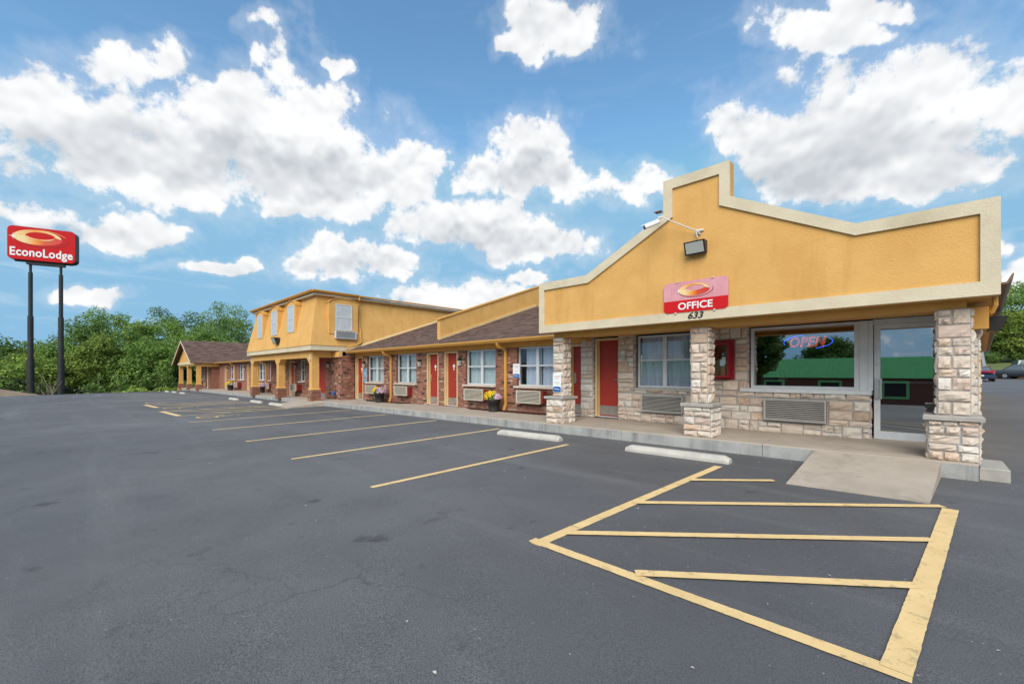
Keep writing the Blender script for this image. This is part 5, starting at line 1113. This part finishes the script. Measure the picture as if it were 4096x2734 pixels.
def pot(x, y, z, label, sd_, yel=1.0, mau=1.0, scale=1.0):
    o = empty('flower_pot', (x, y, z), label, 'flower pot', 0, 'chrysanthemum pots'); r = random.Random(sd_); k = scale
    mb = MB(); mb.lathe([(0,0.0),(0.165*k,0.0),(0.17*k,0.03*k),(0.165*k,0.05*k),(0.20*k,0.27*k),(0.215*k,0.27*k),(0.235*k,0.37*k),(0.245*k,0.385*k),(0.225*k,0.385*k),(0.205*k,0.33*k),(0,0.33*k)],20); lpart('pot', mb, m_plas, o, True)
    mb = MB(); ball_cluster(mb, (0,0,0.42*k), 0.22*k, 240, 0.04*k, r, 0, -0.2); lpart('leaves', mb, m_flg, o)
    mb = MB(); ball_cluster(mb, (-0.10*k*mau,-0.03*k,0.46*k), 0.215*k*yel, 420, 0.024*k, r, 0); lpart('yellow_flowers', mb, m_fly, o)
    if mau > 0: mb = MB(); ball_cluster(mb, (0.14*k,0.02*k,0.45*k), 0.19*k*mau, 360, 0.022*k, r, 0); lpart('mauve_flowers', mb, m_flp, o)
    return o
pot(-17.62,9.5,walkz(-17.6)+0.03,'black pot of yellow and mauve chrysanthemums, mauve side larger, left of a downspout',1,0.95,1.2,1.05)
pot(-10.14,9.5,walkz(-10.1)+0.03,'black pot with a big yellow chrysanthemum ball and a little mauve, right of the doors',2,1.12,0.8,1.0)
pot(-34.55,9.4,walkz(-34.5)+0.03,'black flower pot half behind the left brick pillar',3,1.0,1.1,1.15); pot(-43.5,9.4,walkz(-43.5)+0.03,'farthest black pot of yellow chrysanthemums, near the far windows',4,1.2,0.6,1.15)
# mulch strips
for x0, x1, l in ((-19.5,-15.5,'dark mulch bed along the brick wall under the left pot'),(-11.95,-7.6,'dark mulch bed along the brick wall under the right pot')):
    mb = MB(); r = random.Random(int(x0*10))
    n0 = 24
    for k in range(n0):
        xa, xb = x0+(x1-x0)*k/n0, x0+(x1-x0)*(k+1)/n0; ea, eb = [0.30*min((v-x0)/0.5, (x1-v)/0.5, 1) for v in (xa, xb)]; zz = lambda xx, yy: walkz(xx)+0.035*(yy-Yc)/(Yb-Yc)+0.003
        mb.quad((xa,9.89-ea,zz(xa,9.89-ea)),(xb,9.89-eb,zz(xb,9.89-eb)),(xb,9.895,zz(xb,9.895)+0.01),(xa,9.895,zz(xa,9.895)+0.01))
    for k in range(1500):
        x = r.uniform(x0, x1); e_ = min((x-x0)/0.6, (x1-x)/0.6, 1); y = r.uniform(9.86-0.34*e_, 9.88); z = walkz(x)+0.035*(y-Yc)/(Yb-Yc)+0.004; a = r.uniform(0, 6.3); s = r.uniform(0.015, 0.04)
        c, q = math.cos(a)*s, math.sin(a)*s; mb.quad((x-c,y-q,z),(x+q*0.35,y-c*0.35,z+r.uniform(0,0.015)),(x+c,y+q,z+r.uniform(0.004,0.02)),(x-q*0.35,y+c*0.35,z+r.uniform(0,0.015)))
    struct('mulch_bed', mb, m_mulch, l, 'stuff')

# ================================================================== tall roadside sign
o = empty('pylon_sign', (-66.46,-4.89,-3.2), 'tall red EconoLodge pylon sign on two black stepped poles', 'sign', math.atan2(4.83,1.5))
Ws, Hs, zc = 5.06, 3.40, 14.68+3.2
mb = MB(); mb.prism([(x+Ws/2, z+zc) for x, z in rrect(Ws/2, Hs/2, 0.42, 6)], 0.02, 0.95, 'Y'); lpart('cabinet', mb, m_pole, o)
mb = MB(); mb.prism([(x+Ws/2, z+zc) for x, z in rrect(Ws/2-0.02, Hs/2-0.02, 0.41, 6)], -0.01, 0.018, 'Y'); lpart('face', mb, m_sred, o)
emblem(o, Ws*0.475, zc+0.62, Ws*0.80, 1.72, -0.02, 0.0)
text('lettering', 'EconoLodge', m_wht, o, Ws*0.92, 1.12, (Ws*0.50,-0.03,zc-1.02), ext=0.012, off=0.022, spacing=1.04)
mb = MB(); mb.box(1.25,4.1,0.25,0.7,zc-Hs/2-0.36,zc-Hs/2-0.004); mb.box(0.4,4.7,0.3,0.6,zc-Hs/2-0.12,zc-Hs/2-0.002); lpart('cross_beam', mb, m_pole, o)
for s in (0.297, 0.747):
    x = Ws*s; mb = MB()
    mb.lathe([(0.29,0),(0.29,6.1),(0.225,6.12),(0.225,10.5),(0.17,10.52),(0.17,15.0),(0.105,15.02),(0.115,zc-Hs/2-0.2)],14,(x,0.48,0)); lpart('pole', mb, m_pole, o, False)

# ================================================================== low wall and fence at the lot edge
fz = lambda y: -0.04-0.255*(y+4.8)
xf = -60.0
mb = MB(); mb.prism([(-16,fz(-16)),(3.2,fz(3.2)),(3.2,-4.5),(-16,-4.5)], xf-0.3, xf, 'X'); tag(add('retaining_wall', mb.mesh('retaining_wall', m_cwall)), 'stained tan concrete retaining wall below the black fence', 'wall')
o = empty('chain_fence', (xf-0.15,0,fz(0)), 'low black chain-link fence sloping down along the retaining wall', 'fence')
mb = MB(); mb.tube([(xf-0.15,-16,fz(-16)+1.08),(xf-0.15,3.2,fz(3.2)+1.08)],0.04,6); wpart('top_rail', mb, m_blk, o)
mb = MB(); mb.tube([(xf-0.15,-16,fz(-16)+0.06),(xf-0.15,3.2,fz(3.2)+0.06)],0.03,6); wpart('bottom_rail', mb, m_blk, o)
for k in range(8):
    y = -15.5+k*2.62; mb = MB(); mb.tube([(xf-0.15,y,fz(y)-0.05),(xf-0.15,y,fz(y)+1.10)],0.05,6); wpart('post', mb, m_blk, o)
mb = MB()
for k in range(230):
    y = -16+k*0.0835
    for s in (1, -1):
        y2 = y+s*1.0*0.5; a, b = (y, fz(y)+0.06), (y2, fz(y2)+1.06); w = 0.0035
        if y2 < -16 or y2 > 3.2: continue
        mb.quad((xf-0.15+0.002*s,a[0]-w,a[1]),(xf-0.15+0.002*s,a[0]+w,a[1]),(xf-0.15+0.002*s,b[0]+w,b[1]),(xf-0.15+0.002*s,b[0]-w,b[1]))
wpart('mesh_wire', mb, m_blk, o)['kind'] = 'stuff'

# ================================================================== trees
lm = {'green': leafmat('leaf_green', (0.15, 0.26, 0.055), (0.23, 0.35, 0.08)), 'dark': leafmat('leaf_dark', (0.095, 0.175, 0.045), (0.16, 0.25, 0.06)),
      'olive': leafmat('leaf_olive', (0.22,0.29,0.055), (0.16,0.24,0.05)), 'lime': leafmat('leaf_lime', (0.29, 0.38, 0.075), (0.21, 0.32, 0.065)), 'gold': leafmat('leaf_gold', (0.46, 0.33, 0.055), (0.3, 0.28, 0.055))}
def leafcloud(rng_, centres, rads, per, size, flat=0.75):
    C = np.repeat(np.array(centres), per, axis=0); Rr = np.repeat(np.array(rads), per); n = len(C)
    d = rng_.normal(size=(n, 3)); d /= np.linalg.norm(d, axis=1)[:, None]
    p = C + d*(Rr*rng_.uniform(0.25, 1.0, n)**0.5)[:, None]*np.array([1, 1, flat])
    nrm = d*0.6 + rng_.normal(size=(n, 3))*0.45 + np.array([0, 0, 0.55]); nrm /= np.linalg.norm(nrm, axis=1)[:, None]
    a = np.cross(nrm, rng_.normal(size=(n, 3))); a /= np.linalg.norm(a, axis=1)[:, None]; b = np.cross(nrm, a)
    s = size*rng_.uniform(0.6, 1.3, n)[:, None]
    V = np.stack([p-a*s, p+b*s*0.55+nrm*s*0.15, p+a*s, p-b*s*0.55-nrm*s*0.1], axis=1).reshape(-1, 3)
    return V, np.arange(n*4).reshape(-1, 4)
tree_cache = {}
def tree_mesh(kind, h, w, seed, nc=95, per=150, size=0.16, low=0.03):
    rg = np.random.default_rng(seed); r = random.Random(seed); cs, rs = [], []
    cz = h*(1+low)/2; hz = h*(1-low)/2
    while len(cs) < nc:
        v = rg.normal(size=3); v /= np.linalg.norm(v); q = r.uniform(0.45, 1.0)**0.6
        x, y, z = v[0]*w*q, v[1]*w*q, cz+v[2]*hz*q
        k = 1.0 if z > cz*0.9 else 0.92
        lob = 0.82+0.22*math.sin(3*math.atan2(y, x)+seed)*math.cos(2.3*z/h*3+seed)
        cs.append((x*lob*k, y*lob*k, cz+(z-cz)*(0.9+0.12*math.sin(2*math.atan2(y, x)+seed*1.7)))); rs.append(r.uniform(0.17, 0.28)*w)
    V, Q = leafcloud(rg, cs, rs, per, size)
    crown = arrays('crown', V, Q, lm[kind])
    mb = MB(); base = h*0.022+0.05
    top = (r.uniform(-0.3,0.3), r.uniform(-0.3,0.3), h*0.62); mb.tube([(0,0,-0.6),(r.uniform(-.1,.1),r.uniform(-.1,.1),h*0.25),top],[base*1.25,base,base*0.4],8)
    for k in range(10):
        c = cs[r.randrange(nc)]; z0 = h*r.uniform(0.2, 0.5); mb.tube([(0,0,z0),(c[0]*0.45,c[1]*0.45,(z0+c[2])/2),(c[0]*0.9,c[1]*0.9,c[2])],[base*0.45,base*0.28,base*0.1],5)
    return crown, mb.mesh('trunk', m_bark)
def tree(x, y, h, w, kind, label, seed, group, sc=1.0, name='tree', sz=0.16, per=150, nc=95, low=0.03, cat='tree'):
    key = (kind, seed, round(w/h, 2), sz, low)
    if key not in tree_cache: tree_cache[key] = (tree_mesh(kind, h, w, seed, nc, per, sz, low), h)
    (cr, tk), h0 = tree_cache[key]
    o = empty(name, (x, y, terr(x, y)-0.05), label, cat, (seed*1.7+x) % 6.28, group); o.scale = (h/h0,)*3
    add('crown', cr, o); add('trunk', tk, o); return o
rt = random.Random(21)
G1 = 'trees beyond the left edge of the car park'
FT = [ # x, y, height, half-width, kind, seed, label
 (-78,-9.5,12.0,4.6,'green',1,'leafy green tree at the far left behind the sign poles'),(-75,-3.5,11.0,4.4,'lime',2,'bright green tree between the two sign poles'),(-86,-6.5,13,5.0,'dark',3,'dark green tree standing behind the left sign pole'),
 (-76,2.0,11.8,4.6,'olive',4,'olive green rounded tree just right of the right sign pole'),(-73,6.0,11.2,4.3,'green',5,'fresh green tree in the middle of the wood'),(-74,10.5,12.2,4.8,'green',6,'full green tree in front of the wood, left of the gable roof'),
 (-70,14.5,11.0,4.4,'green',7,'green tree close behind the gable porch'),(-84,1.0,14.0,5.2,'dark',8,'tall dark tree behind the olive tree'),(-84,9.0,16.0,5.6,'green',9,'tall green tree topping the wood right of the sign'),
 (-82,17.0,16.0,5.6,'dark',10,'tall dark green tree rising behind the gable roof'),(-74,21.0,12.2,5.0,'dark',11,'dark tree rising over the middle of the gable roof'),(-70,28.0,10.8,4.8,'dark',12,'dark tree over the right end of the gable roof'),
 (-72,27.0,17.5,3.2,'gold',13,'tall tree with yellowing leaves above the wood'),(-64,33.0,10.2,4.2,'green',14,'green tree just left of the mansard block'),(-90,-14,13,5.0,'green',15,'distant green tree at the left picture edge'),
 (-95,4.0,17.0,6.0,'green',16,'distant tall green tree between the sign and the wood top'),(-96,20.0,19.0,6.4,'green',17,'distant tall green tree behind the highest part of the wood'),(-72,-14.0,9.5,4.0,'green',18,'smaller green tree at the far left near the fence'),
 (-68,37.0,11.4,4.8,'dark',19,'dark tree behind the left side of the mansard block'),(-92,12.5,18.5,6.0,'dark',20,'distant dark tree filling the middle of the wood'),(-90,34,13.5,5.6,'green',23,'distant green tree right of the yellowing one'),
 (-74,-7.2,10.5,4.2,'green',24,'green tree right behind the left sign pole'),(-80,-0.8,13.0,5.0,'green',25,'green tree filling the gap behind the right sign pole'),(-70,-10.8,8.0,3.6,'lime',26,'light green small tree at the left picture edge'),(-78,13.5,14.5,5.0,'green',27,'green tree above the left slope of the gable roof')]
for x, y, h, w, k, sd_, l in FT: tree(x, y, h*(0.80 if y > 0 else 0.62), w, k, l, sd_, G1)
SH = [(-64,-6.5,2.6,1.9,'gold',31,'yellowish bush behind the fence left of the left sign pole'),(-64.5,-3.6,3.0,1.6,'lime',32,'bright yellow-green sapling between the sign poles'),(-63,0.5,2.6,1.8,'olive',33,'low bush behind the fence right of the right sign pole'),
      (-61.5,4.2,2.9,1.9,'lime',34,'light green sumac bush at the lot edge'),(-61,6.6,2.6,1.6,'lime',35,'light green bush beside the far wheel stops'),(-64,9.5,3.6,2.4,'dark',36,'dark bush beside the gable porch'),(-66,2.8,4.4,2.8,'dark',37,'dark undergrowth bush in the shade of the olive tree'),
      (-67,7.4,5.0,3.0,'dark',38,'tall dark bush under the green trees'),(-66,-9.5,3.4,2.4,'green',39,'green bush behind the left end of the fence'),(-66,12.5,4.6,2.8,'dark',40,'dark bush behind the gable porch pillars')]
for x, y, h, w, k, sd_, l in SH: tree(x, y, h, w, k, l, sd_, 'bushes along the lot edge', name='bush', sz=0.15, nc=40, per=55, low=0.05, cat='bush')
G2 = 'trees on the grass rise behind the car park'
RT = [(9.5,100,8.4,4.6,'olive',41,'yellow-green tree behind the parked cars'),(15,103,9.0,5.0,'olive',42,'olive tree behind the dark sedan'),(3,104,10.0,5.0,'gold',43,'yellowing tree partly hidden by the office corner'),(11,122,14.0,6.4,'green',44,'tall green tree at the right picture edge'),
      (20,120,13.0,6.0,'olive',45,'tall olive tree outside the right edge group'),(2,126,13.5,6.0,'green',46,'tall green tree behind the yellowing tree'),(-8,112,10,5,'green',47,'green tree hidden mostly behind the office roof'),(27,106,9.5,5,'green',48,'green tree at the far right of the grass rise')]
for x, y, h, w, k, sd_, l in RT: tree(x, y, h, w, k, l, sd_, G2, sz=0.18)
for x, y, sd_, l in ((6.9,97.5,51,'rounded clipped shrub behind the red car'),(9.1,97.8,52,'rounded clipped shrub behind the black car'),(13.2,98,53,'rounded dark shrub at the right edge')):
    tree(x, y, 1.7, 1.25, 'dark', l, sd_, 'clipped shrubs on the grass rise', name='shrub', sz=0.09, nc=40, per=60, low=0.0, cat='bush')
# bare sapling and pole
o = empty('dead_sapling', (-63.2,-1.9,terr(-63.2,-1.9)), 'pale leafless sapling between the two sign poles', 'tree'); mb = MB(); r = random.Random(4)
mb.tube([(0,0,0),(0.05,0,1.4),(-0.02,0.1,2.3)],[0.07,0.06,0.05],6)
for k in range(12): t = r.uniform(-1.2, 1.2); mb.tube([(0,0.02*k,1.6+0.1*k),(0.1*t,0.5*t,2.2+0.14*k),(0.15*t,0.9*t,2.9+0.16*k)],[0.035,0.022,0.008],5)
lpart('trunk', mb, mat('pale_bark', (0.30,0.25,0.19), 0.9), o)
o = empty('utility_pole', (-86,-10.9,terr(-86,-10.9)), 'wooden utility pole with crossarms at the left picture edge', 'pole')
mb = MB(); mb.tube([(0,0,0),(0,0,9.9)],[0.16,0.11],8); lpart('pole', mb, mat('pole_wood', (0.2,0.17,0.14), 0.9), o); mb = MB(); mb.box(-0.06,0.06,-1.2,1.2,8.9,9.05); mb.box(-0.05,0.05,-0.9,0.9,7.6,7.72); lpart('crossarm', mb, m_bark, o)
mb = MB()
for dy in (-1.0, 0.0, 1.0): mb.tube([(0,dy,9.1),(4,dy-9,8.5),(8,dy-20,9.0)],0.018,4)
lpart('wire', mb, m_blk, o)
o = empty('leaning_post', (3.85,66.0,lot(3.6,66)), 'grey leaning metal post behind the stone columns', 'post')
mb = MB(); mb.hexa([(0.30,-0.06,0),(0.52,-0.06,0),(0.52,0.06,0),(0.30,0.06,0),(-0.10,-0.06,2.75),(0.12,-0.06,2.9),(0.12,0.06,2.9),(-0.10,0.06,2.75)]); lpart('post', mb, m_steel if False else mat('galvanised', (0.30,0.32,0.35), 0.5), o)
mb = MB(); mb.box(1.0,40,71.4,71.6,lot(20,71.5)-0.2,lot(20,71.5)+0.10); struct('lot_curb', mb, mat('red_curb', (0.22,0.10,0.07), 0.8), 'low red-brown curb behind the parked cars')

# ================================================================== cars
m_cglass = mat('car_glass', (0.10,0.13,0.14), 0.06, spec=0.9); m_tyre = mat('tyre', (0.015,0.015,0.016), 0.85); m_rim = mat('rim', (0.5,0.5,0.5), 0.3, metal=0.8)
m_tl = mat('tail_lamp', (0.5,0.05,0.02), 0.2); m_hl = mat('head_lamp', (0.65,0.66,0.66), 0.15); m_plt = mat('licence_plate', (0.45,0.6,0.72), 0.5); m_chr = mat('chrome', (0.7,0.7,0.7), 0.15, metal=1.0)
def car(loc, rz_, label, paint_, prof, roofh=1.42, suv=False, bumper=None):
    o = empty('parked_car', loc, label, 'car', rz_, 'cars parked behind the office')   # local +x is the front
    L2 = 2.38; w = 0.90
    mb = MB(); st = []
    for x, zl_, zt2, ws in prof:
        hw_ = w*ws; st.append([(x,0,zl_),(x,-hw_*0.86,zl_),(x,-hw_*0.99,zl_+0.14),(x,-hw_,(zl_+zt2)/2+0.03),(x,-hw_*0.95,zt2-0.07),(x,-hw_*0.80,zt2),(x,0,zt2+0.035)])
    rings = [s + [(p[0],-p[1],p[2]) for p in s[-2:0:-1]] for s in st]; n = len(rings[0])
    for rg in rings: mb.v += rg
    for i in range(len(rings)-1):
        for j in range(n): mb.f.append((i*n+j, i*n+(j+1) % n, (i+1)*n+(j+1) % n, (i+1)*n+j)); mb.m.append(0)
    mb.f.append(tuple(range(n))); mb.m.append(0); mb.f.append(tuple((len(rings)-1)*n+j for j in range(n))); mb.m.append(0)
    body = lpart('body', mb, paint_, o, True)
    bz = 0.90
    if suv: base = [(-2.2,0.82),(-1.85,0.80),(1.0,0.80),(1.15,0.78)]; top = [(-2.05,0.68),(-1.75,0.70),(0.15,0.68),(0.45,0.66)]
    else: base = [(-1.75,0.78),(-1.0,0.80),(0.8,0.80),(1.25,0.74)]; top = [(-1.05,0.58),(-0.75,0.60),(0.15,0.60),(0.40,0.58)]
    mb = MB()
    for (x, hw_), (tx, tw) in zip(base, top): mb.v += [(x,-hw_,bz-0.02),(tx,-tw,roofh-0.05),(tx,tw,roofh-0.05),(x,hw_,bz-0.02)]
    for i in range(3):
        for j in range(3): mb.f.append((i*4+j, i*4+j+1, (i+1)*4+j+1, (i+1)*4+j)); mb.m.append(0)
    mb.f += [(0,1,2,3),(15,14,13,12)]; mb.m += [0,0]; lpart('glasshouse', mb, m_cglass, o)
    mb = MB()
    n_ = 5; xs = [top[0][0]-0.06, top[0][0]+0.15, (top[1][0]+top[2][0])/2, top[2][0]-0.05, top[3][0]+0.06]; hs = [-0.05,0.0,0.035,0.015,-0.05]
    for x, hh in zip(xs, hs): mb.v += [(x,-0.63,roofh-0.055+hh*0.3),(x,-0.5,roofh+hh),(x,0.5,roofh+hh),(x,0.63,roofh-0.055+hh*0.3)]
    for i in range(4):
        for j in range(3): mb.f.append((i*4+j, i*4+j+1, (i+1)*4+j+1, (i+1)*4+j)); mb.m.append(0)
    for s in (-1, 1):
        for (bi, w_) in ((0,0.07),(3,0.06),(1.5,0.05)):
            if bi == 1.5: p, q = Vector(((base[1][0]+base[2][0])/2,s*0.80,bz)), Vector(((top[1][0]+top[2][0])/2,s*0.605,roofh-0.05))
            else: p, q = Vector((base[int(bi)][0],s*base[int(bi)][1],bz-0.02)), Vector((top[int(bi)][0],s*top[int(bi)][1],roofh-0.05))
            mb.tube([tuple(p), tuple(q)], w_*0.6, 5)
    lpart('roof', mb, paint_, o, False)
    for x in (-1.42, 1.42):
        for s in (-1, 1):
            mb = MB(); mb.tube([(x,s*0.70,0.32),(x,s*0.905,0.32)],[0.325,0.325],18); wh = lpart('wheel', mb, m_tyre, o); mb = MB()
            mb.tube([(x,s*0.88,0.32),(x,s*0.912,0.32)],[0.21,0.20],12); lpart('rim', mb, m_rim, wh)
    for s in (-1, 1):
        mb = MB(); mb.hexa([(-2.37,s*0.42,0.72),(-2.30,s*0.84,0.70),(-2.12,s*0.86,0.70),(-2.30,s*0.42,0.72),(-2.33,s*0.42,0.86),(-2.26,s*0.82,0.88),(-2.1,s*0.84,0.88),(-2.28,s*0.42,0.86)]); lpart('tail_lamp', mb, m_tl, o)
        mb = MB(); mb.hexa([(2.34,s*0.45,0.62),(2.12,s*0.85,0.66),(2.0,s*0.85,0.66),(2.2,s*0.45,0.62),(2.27,s*0.45,0.74),(2.02,s*0.84,0.80),(1.9,s*0.83,0.80),(2.1,s*0.45,0.74)]); lpart('headlight', mb, m_hl, o)
        mb = MB(); mb.hexa([(0.82,s*0.86,0.92),(0.94,s*0.86,0.92),(0.94,s*1.04,0.95),(0.82,s*1.04,0.95),(0.82,s*0.86,1.04),(0.92,s*0.86,1.04),(0.92,s*1.02,1.06),(0.82,s*1.02,1.06)]); lpart('mirror', mb, paint_, o)
    mb = MB(); mb.box(-2.425,-2.41,-0.18,0.18,0.47,0.62); lpart('licence_plate', mb, m_plt, o)
    mb = MB(); mb.box(2.36,2.40,-0.30,0.30,0.42,0.70); lpart('grille', mb, m_chr, o)
    mb = MB()
    if bumper: mb.hexa([(-2.41,-0.84,0.32),(-2.41,0.84,0.32),(-2.0,0.915,0.32),(-2.0,-0.915,0.32),(-2.405,-0.86,0.64),(-2.405,0.86,0.64),(-2.0,0.915,0.66),(-2.0,-0.915,0.66)]); lpart('bumper', mb, bumper, o)
    return o
sedan = [(-2.40,0.42,0.78,0.86),(-2.30,0.28,0.96,0.93),(-1.9,0.22,0.99,0.98),(-1.0,0.2,0.96,1.0),(0.2,0.2,0.95,1.0),(1.1,0.2,0.95,1.0),(1.8,0.22,0.86,0.97),(2.25,0.28,0.74,0.88),(2.38,0.38,0.62,0.74)]
suvp = [(-2.40,0.42,0.90,0.9),(-2.30,0.3,1.0,0.96),(-1.9,0.26,1.02,1.0),(0.2,0.24,1.02,1.0),(1.1,0.24,1.02,1.0),(1.9,0.26,0.98,0.97),(2.3,0.3,0.86,0.9),(2.4,0.4,0.7,0.8)]
m_carred = mat('car_paint_red', (0.22,0.012,0.022), 0.25, coat=0.6); m_carblue = mat('bumper_blue', (0.012,0.035,0.075), 0.3, coat=0.4); m_carblk = mat('car_paint_charcoal', (0.035,0.038,0.045), 0.22, coat=0.7); m_cargry = mat('car_paint_grey', (0.03,0.03,0.036), 0.35, coat=0.6)
car((3.35,60.2,lot(3.4,59)+0.0), R(90), 'red sedan with dark blue rear bumper seen from behind', m_carred, sedan, bumper=m_carblue)
car((7.4,69.6,lot(7,70)+0.0), R(-28), 'charcoal sedan parked three-quarter front behind the red car', m_carblk, sedan, 1.48)
car((9.3,78.5,terr(9.3,78.5)+0.02), R(12), 'grey estate car roof showing above the charcoal sedan', m_cargry, suvp, 1.65, True)

# ================================================================== what the office windows reflect: across the car park
o = empty('green_roof_building', (-8,-32,lot(-8,-32)-0.1), 'long low building with green band and red-brown wall across the car park', 'building')
zg = lot(-8,-32)-0.2; m_grn = mat('green_metal', (0.27,0.76,0.27), 0.5, (0.24,0.70,0.24), 2); m_rbr = mat('red_brown_wall', (0.26,0.10,0.07), 0.85, (0.22,0.085,0.06), 3)
mb = MB(); mb.box(-34,10,-40,-32,zg,0.95); wpart('wall', mb, m_rbr, o)
mb = MB(); mb.prism([(-40.5,0.951),(-31.5,0.951),(-33.0,2.9),(-39.5,2.9)], -34.5, 10.5, 'X')
for k in range(112): x = -34.4+k*0.4; mb.hexa([(x,-31.5,0.96),(x+0.05,-31.5,0.96),(x+0.05,-31.46,0.98),(x,-31.46,0.98),(x,-33.0,2.88),(x+0.05,-33.0,2.88),(x+0.05,-32.96,2.9),(x,-32.96,2.9)])
wpart('green_band', mb, m_grn, o)
for k in range(9):
    x = -32+k*4.8; mb = MB(); mb.box(x,x+1.9,-31.99,-31.93,zg+0.75,zg+0.95); mb.box(x,x+1.9,-31.99,-31.93,0.5,0.7); mb.box(x,x+0.2,-31.99,-31.93,zg+0.951,0.499); mb.box(x+1.7,x+1.9,-31.99,-31.93,zg+0.951,0.499); f_ = wpart('window', mb, m_grn, o)
    mb = MB(); mb.box(x+0.2,x+1.7,-31.985,-31.97,zg+0.952,0.498); wpart('pane', mb, m_blk, f_)
for x, y, h, w, k, sd_, l in ((-10.6,-21.5,7.5,2.6,'dark',61,'dark tree across the car park seen mirrored in the office window'),(-24,-47,9,5,'green',62,'green tree behind the left end of the green banded building'),(-9,-50,8,4.5,'dark',63,'dark tree behind the middle of the green banded building'),(6,-49,8.5,5,'green',64,'green tree behind the right end of the green banded building')):
    tree(x, y, h, w, k, l, sd_, 'trees across the car park', sz=0.16, low=0.3)
